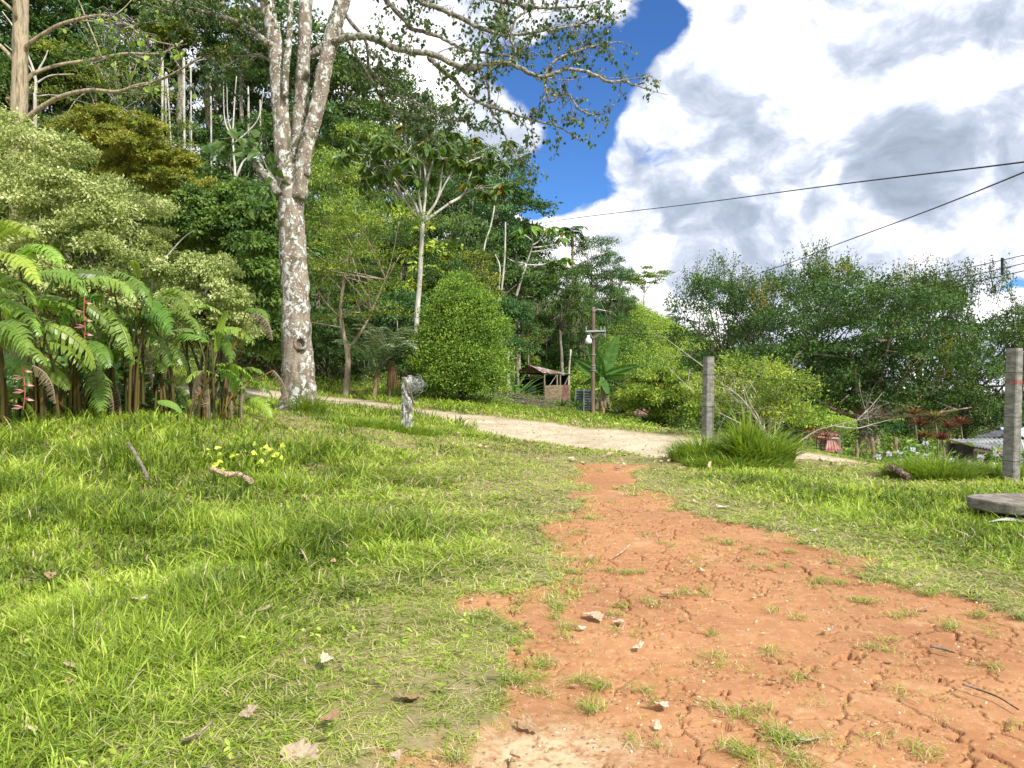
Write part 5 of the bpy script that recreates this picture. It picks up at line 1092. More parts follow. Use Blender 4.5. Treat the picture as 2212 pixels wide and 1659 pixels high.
heliconia(-30, 10.6, 'leftmost heliconia with torn bright leaves cut by the picture edge', [(-20, 560, 1, .25, 1.25, .20, .7, .7), (-40, 620, 1, .4, 1.3, .22, .7, .6), (-10, 700, 1, .1, 1.0, .22, .8, .7), (-20, 770, 1, .05, 1.0, .22, .7, .6), (-30, 830, 1, -.2, .9, .22, .8, .7), (-20, 520, 1, .7, 1.0, .2, .6, .75), (-25, 880, 1, -.3, .8, .2, .8, .6), (-30, 650, 1, .1, 1.2, .2, .7, .6), (-10, 740, 1, .2, .9, .24, .3, .8)], tintv=lt, flower=[(48, 790), (52, 820), (54, 850), (50, 885)])
heliconia(60, 11.2, 'heliconia with long torn light leaves arching over the left corner', [(60, 600, 1, .35, 1.15, .2, .75, .8), (40, 560, 1, .55, 1.2, .2, .8, .75), (70, 660, 1, .15, 1.0, .2, .8, .65), (50, 720, -1, .2, .9, .2, .7, .6), (80, 740, 1, 0, .9, .2, .8, .5), (40, 640, -.9, .4, 1.0, .2, .8, .6), (60, 800, 1, .2, .8, .18, .2, .7), (100, 700, .8, -.3, .9, .2, .8, .5)], [(70, 790, .7, -.2, .7, .14)], tintv=lt)
heliconia(150, 11.8, 'heliconia hung with a pink zigzag flower spike', [(170, 610, 1, .3, 1.0, .2, .8, .8), (150, 650, -1, .3, 1.0, .2, .8, .6), (190, 660, .6, -.4, 1.1, .2, .8, .45), (130, 720, -1, .1, .9, .2, .8, .5), (170, 740, .9, .1, .9, .2, .6, .5), (205, 700, .3, -.8, 1.2, .2, .8, .6), (140, 800, -.8, .1, .8, .18, .1, .7), (200, 800, .5, -.4, .8, .2, .8, .6), (110, 850, 1, .5, .8, .2, 0., .55)], [(150, 820, -.5, -.4, .7, .14), (210, 790, .4, -.5, .8, .14)], flower=[(183, 640), (181, 680), (184, 710), (180, 745)])
heliconia(225, 12.2, 'dark leaved heliconia left of the upright pointed leaf', [(240, 600, -.8, .3, 1.0, .2, .8, .35), (250, 590, .7, -.1, .9, .2, .8, .5), (230, 660, .6, -.5, 1.0, .2, .9, .45), (225, 640, -1, 0, 1.0, .2, .8, .3), (250, 700, .6, -.6, .9, .2, .8, .4), (215, 780, .5, -.8, .8, .24, .7, .4), (240, 820, -.5, -.3, .7, .2, .8, .4)], [(235, 800, .5, -.6, .8, .13), (200, 810, -.4, -.5, .8, .13)])
heliconia(290, 12.4, 'heliconia with one upright rolled leaf standing above the others', [(300, 600, .1, 1, .5, .06, 0, .75), (310, 640, -.5, .5, .9, .2, .8, .45), (310, 650, .9, -.3, .8, .2, .8, .35), (340, 650, 1, .3, .9, .2, .8, .6), (280, 700, -1, -.2, .8, .2, .8, .4), (320, 720, .8, -.4, .7, .2, .8, .5), (290, 760, -.6, .1, .7, .2, .7, .5)], [(310, 740, .3, -.6, .7, .13), (290, 800, -.3, -.7, .7, .13)])
heliconia(350, 12.8, 'heliconia with a flat green leaf lying near the ground', [(350, 640, 1, .4, .9, .18, .8, .6), (355, 680, 1, .25, 1.1, .18, .85, .6), (330, 700, -.8, .3, .8, .18, .8, .4), (360, 740, .7, -.3, .7, .18, .8, .4), (340, 868, 1, .1, .45, .10, 0, .9), (330, 780, .6, .2, .6, .16, .5, .5)], [(350, 790, .4, -.5, .7, .12), (330, 820, -.4, -.4, .6, .12)])
heliconia(430, 12.6, 'heliconia with a tall pale green unopened leaf and brown stalks', [(465, 760, .15, 1, .75, .09, .1, 1.0), (455, 720, .9, .35, .9, .17, .85, .55), (465, 790, 1, .1, .75, .15, .85, .55), (450, 740, -.7, .5, .6, .16, .8, .55), (470, 800, 1, -.2, .6, .15, .85, .5)], [(440, 800, -.7, -.5, .6, .12), (450, 830, -.6, -.6, .6, .12), (450, 840, .1, -.9, .5, .12), (420, 830, -.2, -.9, .5, .12)], tintv=(1.1, 1.1, 1))
heliconia(490, 13.0, 'rightmost heliconia with one tall drooping dead brown leaf', [(508, 855, .12, 1, .75, .09, 0, 1.0), (520, 830, 1, .2, .65, .14, .85, .6), (510, 800, .9, .3, .6, .14, .85, .55), (540, 860, 1, -.1, .6, .14, .85, .65)], [(540, 680, .55, .1, .75, .2), (525, 760, -.6, .1, .8, .13), (530, 830, -.2, -.8, .6, .13), (590, 800, .5, -.5, .7, .12), (500, 850, .1, -1, .5, .13)], tintv=(1.1, 1.1, 1))
# shady broad leaves at the foot
lm_ = MB()
for i in range(260):
    X = rng.uniform(-20, 330); d_ = rng.uniform(12.4, 14.5); b = gb(X, d_); b[2] += rng.uniform(.1, .9)
    leaves(lm_, b[None], np.array([[rng.normal(), rng.normal(), .3]]), np.array([[rng.normal() * .4, -.5, 1]]), rng.uniform(.25, .5), rng.uniform(.1, .2), 'oval')
n = 6000; X = rng.uniform(-30, 400, n); xx = (X - CX) / FPX; y = rng.uniform(13, 15.5, n); x = xx * y; z = terrain(x, y) + rng.uniform(0, .35, n)
leaves(lm_, np.stack([x, y, z], 1), rdir(n), unit(np.stack([rng.normal(size=n) * .5, -.4 * np.ones(n), np.ones(n)], 1)), .07 * rng.uniform(.6, 1.3, n), .045, 'oval')
o = lm_.build('leafy_ground_cover', M['leaf_big']); o.color = (1.1, 1.3, 1, 1); tag(o, 'low leafy ground cover under the heliconias', 'ground cover', kind='stuff')

# ---------------------------------------------------------------- banana by the utility pole
def banana():
    d = 44; base = P(1297, 885, d); base[2] = T(base[0], base[1]); top = P(1302, 815, d); t = thing('banana_plant', base, 'banana plant with broad upright leaves right of the utility pole', 'plant')
    s = MB(); tube(s, crom([base - [0, 0, .3], (base + top) / 2 + [.1, 0, 0], top], 6), .22, .10, 10, lump=.06); link('stem', s.mesh('stem', M['stem'], base, True), t).color = (2.2, 2.2, 2, 1)
    for dx, dz, L, W_, rn in [(-.35, 1, 2.2, .36, .4), (.32, 1, 2.5, .42, .5), (-1, .75, 1.9, .34, .5), (1, .42, 2.2, .3, .6), (1, .1, 2.0, .26, .7), (-.6, -.1, 1.2, .3, .4), (.1, -.4, 1.2, .38, .3)]:
        mb = MB(); paddle(mb, top, (dx, rng.uniform(-.4, .2), dz), L, W_ * 1.25, .16, .08, rn, sides_droop=.2, n=14, twist=1.1 * (1 if dx < 0 else -1) * (1 if dz > .2 else .6)); link('leaf', mb.mesh('leaf', M['helic'], base), t).color = (.7, .85, 1.3, 1)
    for k in range(4):
        mb = MB(); paddle(mb, base + [rng.normal() * .1, -.2, 1.3], (rng.normal(), -.5, -.3), 1.0, .15, 3, 1, .6, sides_droop=1.3, n=16); l = link('leaf', mb.mesh('leaf', M['deadleaf'], base), t); l.color = (1.3, 1.3, 1.3, 1); l['label'] = 'dry grey leaf hanging on the stem'
banana()
# ---------------------------------------------------------------- palms
def frond(mb, sb, o, dr, L, droop=1., lw=.035, ll=.35, n=34, two=True, rn=.5):
    dr = unit(np.array(dr, float)); side = unit(np.cross(dr, [0, 0, 1.])); pts = [np.array(o, float)]; dv = dr.copy()
    for i in range(16): dv = unit(dv + [0, 0, -droop * .09 * (.3 + i / 9)]); pts.append(pts[-1] + dv * L / 16)
    pts = np.array(pts); tube(sb, pts, .012 * L, .003, 5)
    t = np.linspace(.12, 1, n); C = np.stack([np.interp(t, np.linspace(0, 1, 17), pts[:, k]) for k in range(3)], 1); tg = unit(np.gradient(C, axis=0))
    for s in (-1, 1):
        D = unit(s * side * 1. + tg * .6 + np.array([0, 0, -.35]) + rng.normal(size=(n, 3)) * .12); ln = ll * np.sin(np.pi * (t * .85 + .12)) ** .6
        leaves(mb, C, D, np.tile([0, 0, 1.], (n, 1)) + rng.normal(size=(n, 3)) * .2, ln, np.full(n, lw), 'rhomb', np.clip(rn + rng.normal(size=n) * .25, 0, 1))
def palm(name, label, X, Y, d, base, nf, L, ll, lw, tint, mat='leaf', r=.14, up=.5, extra=None, droop=1.2):
    top = P(X, Y, d); t = thing(name, base, label, 'palm'); sb = MB(); tube(sb, crom([base - np.array([0, 0, .3]), (base + top) / 2 + [.05, 0, 0], top], 6), r, r * .75, 9, lump=.1); link('trunk', sb.mesh('trunk', M['bark'], base, True), t).color = (1.0, .85, .65, 1)
    for i in range(nf):
        a = i * 2.4 + rng.random(); mb = MB(); z = up + rng.uniform(-.4, .9); frond(mb, mb, top, (math.cos(a), math.sin(a), z), L * rng.uniform(.8, 1.1), droop, lw, ll)
        link('frond', mb.mesh('frond', M[mat], base), t).color = tuple(tint) + (1,)
palm('skyline_palm', 'palm with drooping fronds standing above the skyline trees', 1236, 500, 78, gb(1236, 78), 15, 1.75, .55, .08, (.6, .9, .8), r=.16, up=.35, droop=1.3)
palm('small_palm', 'small palm with silvery fronds left of the round bush', 815, 800, 28.5, gb(803, 28.5), 13, 2.3, .34, .06, (.9, 1., .8), 'silver', .09, 1.3, droop=.8)
palm('small_palm', 'second small palm with a dead brown skirt close to the round bush', 843, 770, 29, gb(838, 29), 12, 2.2, .34, .06, (1.1, 1.1, 1.), 'silver', .09, 1.2, droop=.9)
sk = MB()
for i in range(90):
    a = rng.uniform(0, 6.28); o_ = P(848, 790, 28.7); leaves(sk, (o_ + [math.cos(a) * .12, math.sin(a) * .12, 0])[None], np.array([[math.cos(a) * .15, math.sin(a) * .15, -1.]]), np.array([[math.cos(a), math.sin(a), 0.]]), rng.uniform(.6, .95), .05)
o = sk.build('dead_frond_skirt', M['deadleaf'], None, sk.V[0][0]); tag(o, 'brown bundle of dead fronds hanging at the small palm', 'dead fronds'); o.color = (1, .75, .6, 1)
# agave-like rosette, by the hut
def rosette(name, label, X, d, n, L, W_, mat, tint, base=None, up=.5, cat='plant', group=None, part='leaf'):
    base = gb(X, d) if base is None else base; mb = MB(); t = thing(name, base, label, cat, group)
    for i in range(n):
        a = i * 2.4; el_ = up + (i / n) * 1.1 - .3; mb = MB()
        dr = unit(np.array([math.cos(a), math.sin(a), max(-.15, el_)])); p = [base + [0, 0, .3]]; dv = dr
        for k in range(6): dv = unit(dv + [0, 0, -.035 * k]); p.append(p[-1] + dv * L / 6)
        p = np.array(p); sd = unit(np.cross(dr, [0, 0, 1.])); wv_ = W_ / 2 * np.array([.6, 1, 1, .85, .6, .3, .03]); up_ = unit(np.cross(sd, dr))
        V = np.concatenate([np.stack([p - sd * wv_[:, None], p - up_ * wv_[:, None] * .35, p + sd * wv_[:, None]], 1)]).reshape(-1, 3)
        Q = [[3 * k + j, 3 * k + j + 1, 3 * k + j + 4, 3 * k + j + 3] for k in range(6) for j in (0, 1)]
        mb.add(V, Q, np.clip(.5 + rng.normal() * .25, 0, 1)); link(part, mb.mesh(part, M[mat], base), t).color = tuple(tint) + (1,)
    return t
rosette('agave_plant', 'large bluish sword-leaved plant between the round bush and the hut', 1110, 50, 46, 2.9, .20, 'helic', (.8, 1., 1.7), up=.3)
for i, (X, d, lab) in enumerate([(1245, 33, 'dark sword-leaved plant on the verge left of the utility pole'), (1215, 35, 'small dark spiky plant left of its darker neighbour on the verge'), (1345, 33, 'dark spiky plant right of the utility pole foot')]):
    rosette('spiky_plant', lab, X, d, 20, .75, .09, 'helic', (.35, .38, .4), up=.3, group='dark spiky plants along the verge')
# cordylines
for i, (X, Y, d, s, lab) in enumerate([(1990, 920, 24, .6, 'tallest dark red cordyline in front of the fig tree'), (2020, 905, 24, .55, 'red and green cordyline behind the tallest dark red one'), (2050, 925, 24.5, .5, 'bronze cordyline left of the corrugated roof'), (2000, 945, 23.5, .5, 'low red cordyline nearest the white flowers'), (2075, 915, 25, .5, 'yellowish cordyline head beside the roof edge'), (1975, 895, 25, .45, 'small pale cordyline head at the left of the red clump'), (2035, 950, 23.5, .5, 'dark bronze cordyline lowest in the clump')]):
    b = P(X, Y, d); t = rosette('cordyline', lab, X, d, 34, .52 * s / .55, .07, 'cordy', (.8, .7, .8) if i % 2 == 0 else (1., 1.4, .9), base=b - [0, 0, .3], up=.4, group='red leaved cordylines near the fig tree')
    sm_ = MB(); g0 = T(b[0], b[1]); tube(sm_, crom([(b[0], b[1], g0 - .2), (b[0] + .1, b[1], (g0 + b[2]) / 2), b], 4), .03, .02, 6); s_ = link('stem', sm_.mesh('stem', M['bark'], b - [0, 0, .3], True), t); s_.color = (1, 1, 1, 1)
# flowers right
def flowers(X, Y, d, n, spread, lab):
    c = P(X, Y, d); base = np.array([c[0], c[1], T(c[0], c[1])]); fl = []; t = thing('flowering_plant', base, lab, 'plant', 'white and blue flowering plants'); fm = MB(); sm_ = MB(); lv = MB()
    for i in range(n):
        h = c + rng.normal(size=3) * [spread, .3, spread * .35]; tube(sm_, crom([base + rng.normal(size=3) * [.3, .2, 0], (base + h) / 2 + rng.normal(size=3) * .06, h], 3), .008, .005, 4)
        k = 26; D = rdir(k); fm = MB(); fl.append(fm); leaves(fm, h + D * .02, D, rdir(k), .05, .03, 'oval')
        k = 24; leaves(lv, base + (h - base) * rng.random((k, 1)) + rng.normal(size=(k, 3)) * .12, rdir(k), rdir(k), .16, .06, 'oval')
    link('stems', sm_.mesh('stems', M['stem'], base), t).color = (1, 1, 1, 1); link('foliage', lv.mesh('foliage', M['leaf_big'], base), t).color = (1.8, 1.8, 1, 1); [setattr(link('flower', f_.mesh('flower', M['flower'], base), t), 'color', (1, 1, 1, 1)) for f_ in fl]
flowers(1965, 982, 16, 14, .35, 'plant with a cluster of white flowers left of the right concrete post')
flowers(2010, 1000, 15, 7, .3, 'few pale lilac flowers in the grass right of the white cluster')
flowers(2205, 990, 13, 12, .25, 'blue and white flowers behind the right concrete post')
# sprig of lime leaves by the log
sp_ = MB()
def g3_(X, Y):
    q = gp(X, Y); q[2] += .05; return q
for i, (X, Y) in enumerate([(450, 975), (470, 985), (480, 970), (500, 985), (560, 965), (575, 975), (590, 970), (600, 985), (585, 990), (520, 975), (625, 925), (545, 985), (470, 1005), (605, 960), (570, 995)]):
    c = gp(X, Y + 30); c[2] += .16; n = 3; leaves(sp_, c + rng.normal(size=(n, 3)) * .04, unit(rng.normal(size=(n, 3)) * [1, 1, .3]), unit(rng.normal(size=(n, 3)) * .4 + [0, -.8, .7]), .085 * rng.uniform(.6, 1.2, n), .075, 'heart', rng.uniform(.6, .88, n))
    tube(sp_, crom([c - [0, 0, .2], c - [.02, 0, .1], c], 3), .004, .003, 4, .5)
tube(sp_, crom([g3_(450, 1005), g3_(500, 1010), g3_(560, 1000), g3_(600, 1010), g3_(630, 960)], 5), .004, .003, 4, .5)
o = sp_.build('vine_sprig', M['grass'], None, sp_.V[0][0]); tag(o, 'sprig of lime green heart-shaped leaves by the short log', 'plant'); o.color = (1.3, 1.2, 1, 1)
# brush pile
bp = MB(); c0 = P(1115, 862, 41); c0[2] = T(c0[0], c0[1])
for i in range(420):
    a = rng.uniform(0, 6.28); rr = rng.random() ** .5 * 1.35; b = c0 + [math.cos(a) * rr * 1.4, math.sin(a) * rr, max(0, (1 - rr / 1.5)) * 1.3 * rng.random()]; e = b + rng.normal(size=3) * [.55, .5, .14]; tube(bp, crom([b, (b + e) / 2 + rng.normal(size=3) * .08, e], 3), .014, .006, 4, rng.random())
o = bp.build('brush_pile', M['wood'], None, c0); tag(o, 'pile of cut grey brushwood in front of the hut', 'brush pile'); o.color = (.75, .75, .7, 1)
print('plants', time.time() - T0)
# ---------------------------------------------------------------- posts, fence wires, log, slab
def cpost(X, Yb, Yt, d, w_, label, mat, rot, lean=0):
    b = P(X, Yb, d); b[2] = T(b[0], b[1]) - .25; tp = P(X + lean, Yt, d); h = tp[2] - b[2]
    t = thing('concrete_post', b + [0, 0, .25], label, 'post', 'concrete fence posts'); mb = MB(); Rm = rz(rot); nz = 26; V = []
    # square section with softened, chipped corners
    sec = []
    for sx, sy in ((1, 1), (-1, 1), (-1, -1), (1, -1)):
        for u, v_ in (((1, .82), (.82, 1)) if sx * sy > 0 else ((.82, 1), (1, .82))): sec.append((sx * u, sy * v_))
    sec = np.array(sec) * w_ / 2; m_ = len(sec)
    for k in range(nz + 1):
        f_ = k / nz; s = 1 - .10 * f_; c = b + (tp - b) * f_; ch = 1 + (rng.random(m_) - .5) * .05
        q = np.c_[sec * s * ch[:, None], np.zeros(m_)] @ Rm.T; V.append(q + c)
    V.append(np.repeat((tp + [0, 0, .002])[None], m_, 0) + (V[-1] - tp) * .02)
    V = np.concatenate(V); i = np.arange(nz + 1)[:, None] * m_; j = np.arange(m_)[None]; k = (j + 1) % m_
    mb.add(V, np.stack([i + j, i + k, i + m_ + k, i + m_ + j], -1).reshape(-1, 4)); link('shaft', mb.mesh('shaft', M[mat], b + [0, 0, .25]), t)
    for fz in (.26, .55, .84):
        wv2 = MB(); c = b + (tp - b) * fz; r = w_ * .56; q = np.array([[r, r, 0], [-r, r, 0], [-r, -r, 0], [r, -r, 0], [r, r, .01]]) @ Rm.T + c; tube(wv2, q, .0035, .0035, 4); link('wire_tie', wv2.mesh('wire_tie', M['wire'], b + [0, 0, .25]), t)
    return b, tp
b1, t1 = cpost(1527, 975, 770, 13.6, .165, 'weathered concrete post standing in the tall grass clump by the road', 'concrete', .35, 4)
b2, t2 = cpost(2183, 1035, 752, 10.3, .165, 'weathered concrete post with red smear near the right edge', 'concrete_red', .5, 9)
def wire(name, pts, r, label, group=None, barb=False, cat='wire'):
    mb = MB(); p = crom(pts, 14); tube(mb, p, r, r, 5)
    if barb:
        L = np.linalg.norm(np.diff(p, axis=0), axis=1).sum(); k = int(L / .14)
        for f_ in np.linspace(.02, .98, k):
            i = f_ * (len(p) - 1); q = p[int(i)] + (p[min(int(i) + 1, len(p) - 1)] - p[int(i)]) * (i % 1)
            v_ = rdir(1)[0] * .013; tube(mb, [q - v_, q + v_], .0016, .0016, 3)
    o = mb.build(name, M['wire'], None, np.asarray(pts[0], float)); tag(o, label, cat, group); return o
def between(a, b, fz, sag):
    A_ = a[0] + (a[1] - a[0]) * fz; B_ = b[0] + (b[1] - b[0]) * fz; m = (A_ + B_) / 2 - [0, 0, sag]; return [A_, A_ * .75 + B_ * .25 - [0, 0, sag * .75], m, A_ * .25 + B_ * .75 - [0, 0, sag * .75], B_]
for fz, sag, nm in ((.84, .12, 'top'), (.55, .05, 'middle'), (.26, .04, 'bottom')):
    wire('barbed_wire', between((b1, t1), (b2, t2), fz, sag), .0032, f'{nm} barbed wire strand between the two concrete posts', 'barbed wires between the concrete posts', True)
# broken wooden post with bar and tangled wire
def woodpost():
    d = 14.8; b = P(879, 930, d); b[2] = T(b[0], b[1]) - .1; tp = P(880, 815, d); t = thing('broken_post', b + [0, 0, .1], 'split lichen-grey wooden post with wire tangle left of the gateway', 'post'); mb = MB()
    for dx, hh, r in ((-.045, 1.0, .075), (.05, 1.03, .055), (.0, .88, .07), (.02, .93, .06)):
        p = np.array([b + (tp - b) * f_ * hh + [dx + rng.normal() * .006, rng.normal() * .01, 0] for f_ in np.linspace(0, 1, 12)]); tube(mb, p, r, rad=np.linspace(r, r * .8, 12) * (1 + rng.normal(size=12) * .06), sides=9, lump=.14)
    link('post', mb.mesh('post', M['oldpost'], b + [0, 0, .1]), t)
    bar = MB(); tube(bar, crom([P(872, 818, d - .15), P(882, 845, d - .17), P(896, 873, d - .18)], 4), .028, .022, 8, lump=.1); link('wooden_bar', bar.mesh('wooden_bar', M['bark_dark'], b + [0, 0, .1]), t).color = (1, 1, 1, 1)
    wm = MB()
    for i in range(34):
        c = P(893 + rng.normal() * 6, 832 + rng.normal() * 7, d - .05 + rng.normal() * .06); R_ = rng.uniform(.04, .17); th = np.linspace(0, rng.uniform(4, 7.5), 18) + rng.random() * 6; u = rdir(1)[0]; v_ = unit(np.cross(u, rdir(1)[0])); w2 = np.cross(u, v_)
        q = c + R_ * (np.cos(th)[:, None] * v_ + np.sin(th)[:, None] * w2) * [1, .5, .75] + [R_ * .4, 0, 0]; tube(wm, q, .0035, .0035, 4, cap=False)
    link('wire_tangle', wm.mesh('wire_tangle', M['galv'], b + [0, 0, .1]), t)
    return b, tp
wb_, wt_ = woodpost()
l0 = P(660, 862, 15.2); wire('barbed_wire', [wb_ + (wt_ - wb_) * .55, P(800, 868, 15), P(740, 868, 15.1), l0], .0032, 'loose barbed wire running from the broken post to the lichen tree', None, True)
wire('barbed_wire', [wb_ + (wt_ - wb_) * .75, P(925, 880, 14.6), P(950, 872, 14.5), P(940, 895, 14.4)], .0032, 'short loose end of barbed wire curling right of the broken post', None, True)
# small logs
def log(name, label, pts, r0, r1, mat='wood', lump=.16, cat='log', tint=(1, 1, 1)):
    mb = MB(); p = crom(np.array(pts), 6); tube(mb, p, r0, rad=np.interp(np.linspace(0, 1, len(p)), [0, 1], [r0, r1]) * (1 + rng.normal(size=len(p)) * .08), sides=10, lump=lump); o = mb.build(name, M[mat], None, p[0]); tag(o, label, cat); o.color = tuple(tint) + (1,)
def g3(X, Y, dz): p = gp(X, Y); p[2] += dz; return p
log('short_log', 'short weathered log lying in the grass below the lime sprig', [g3(458, 1040, .15), g3(490, 1050, .14), g3(515, 1052, .15), g3(543, 1062, .12)], .028, .035, 'wood', tint=(1.4, 1.2, 1.))
log('grey_stick', 'dark grey stick leaning in the left grass', [g3(320, 1055, .1), g3(300, 1035, .22), g3(278, 1020, .35)], .022, .018, 'wood', tint=(.7, .7, .7))
log('rotten_log', 'dark rotten chunk of wood on the grass near the right post', [g3(1920, 1035, .13), g3(1938, 1038, .13), g3(1962, 1045, .08)], .075, .04, 'bark_dark', .3, tint=(1.1, 1, .9))
log('dark_twig', 'dark dry twig on the orange dirt at the right', [g3(2010, 1405, .012), g3(2035, 1410, .015), g3(2062, 1416, .01)], .008, .004, 'bark_dark', cat='twig')
log('pale_twig', 'pale curved twig on the orange dirt in the middle', [g3(1328, 1208, .012), g3(1345, 1198, .02), g3(1362, 1183, .03)], .007, .005, 'wood', cat='twig', tint=(1.6, 1.4, 1.1))
log('thin_twig', 'long thin dark twig at the lower right of the dirt', [g3(2080, 1490, .01), g3(2150, 1510, .012), g3(2200, 1540, .008)], .005, .003, 'bark_dark', cat='twig')
for X, Y0, Y1, d, lab in [(1935, 990, 945, 18, 'short reddish wooden stake beyond the right grass'), (1850, 985, 950, 20, 'mossy grey stump stake under the fig tree'), (1885, 985, 955, 20, 'thin pale fence stake beyond the road bend')]:
    a = P(X, Y0, d); a[2] = T(a[0], a[1]) - .1; e = P(X, Y1, d); log('fence_stake', lab, [a, (a + e) / 2 + [.01, 0, 0], e], .05, .04, 'wood', .1, 'stake', (1, .85, .75))
# round wood slab
def slab():
    c = gp(2185, 1125); c[2] = T(c[0], c[1]) + .1; t = thing('wood_slab', c, 'thick round weathered wooden slab half hidden in grass at the right edge', 'wood slab'); mb = MB(); n = 40; th = np.linspace(0, 2 * np.pi, n, endpoint=False)
    wob = 1 + .05 * np.sin(3 * th) + .03 * np.sin(5 * th + 1); X_ = c[0] + .15 + .52 * np.cos(th) * wob; Y_ = c[1] + .36 * np.sin(th) * wob; rows = []
    for sc_, z in ((.01, .0), (.93, .0), (.98, .015), (1.0, .10), (.985, .115), (.6, .12), (.01, .122)): rows.append(np.stack([c[0] + .15 + (X_ - c[0] - .15) * sc_, c[1] + (Y_ - c[1]) * sc_, np.full(n, c[2] + z) + (rng.random(n) - .5) * .004], 1))
    V = np.concatenate(rows); i = np.arange(len(rows) - 1)[:, None] * n; j = np.arange(n)[None]; mb.add(V, np.stack([i + j, i + (j + 1) % n, i + n + (j + 1) % n, i + n + j], -1).reshape(-1, 4))
    link('slab', mb.mesh('slab', M['slab'], c), t)
    s = MB(); tube(s, [c + [.15, 0, -.15], c + [.15, 0, 0.005]], .16, .2, 14, lump=.1); link('stump_foot', s.mesh('stump_foot', M['bark_dark'], c), t).color = (1, 1, 1, 1)
    wm = MB()
    for i in range(14): a = c + [-.45 + i * .012, -.33 + i * .01, -.05]; tube(wm, crom([a + [0, -.02, .0], a + [.15, -.02, .02], a + [.42, .0, -.01]], 4), .006, .004, 4)
    o = wm.build('rod_bundle', M['galv'], None, c + [-.4, -.3, -.05]); tag(o, 'bundle of thin grey rods lying in the grass under the wood slab', 'rods')
slab()
# ---------------------------------------------------------------- sheds
def corr(mb, a, b, c_, d_, n=40, m_=6, amp=.02, waves=14, mi=0):
    """corrugated sheet over the quad a,b,c_,d_ (a-b along the eave)"""
    a, b, c_, d_ = map(lambda q: np.asarray(q, float), (a, b, c_, d_)); u = np.linspace(0, 1, waves * 4 + 1); v_ = np.linspace(0, 1, m_); U, Vv = np.meshgrid(u, v_)
    Pq = (a[None, None] * (1 - U)[..., None] + b * U[..., None]) * (1 - Vv)[..., None] + (d_ * (1 - U)[..., None] + c_ * U[..., None]) * Vv[..., None]
    nn = unit(np.cross(b - a, d_ - a)); Pq = Pq + nn * (amp * np.cos(U * waves * 2 * np.pi) + (vn(U * 3, Vv * 3, .7, 9) - .5) * amp * 2.5)[..., None]
    nx_ = len(u); i = np.arange(m_ - 1)[:, None] * nx_; j = np.arange(nx_ - 1)[None]; mb.add(Pq.reshape(-1, 3), np.stack([i + j, i + j + 1, i + nx_ + j + 1, i + nx_ + j], -1).reshape(-1, 4), rng.random(), mi)
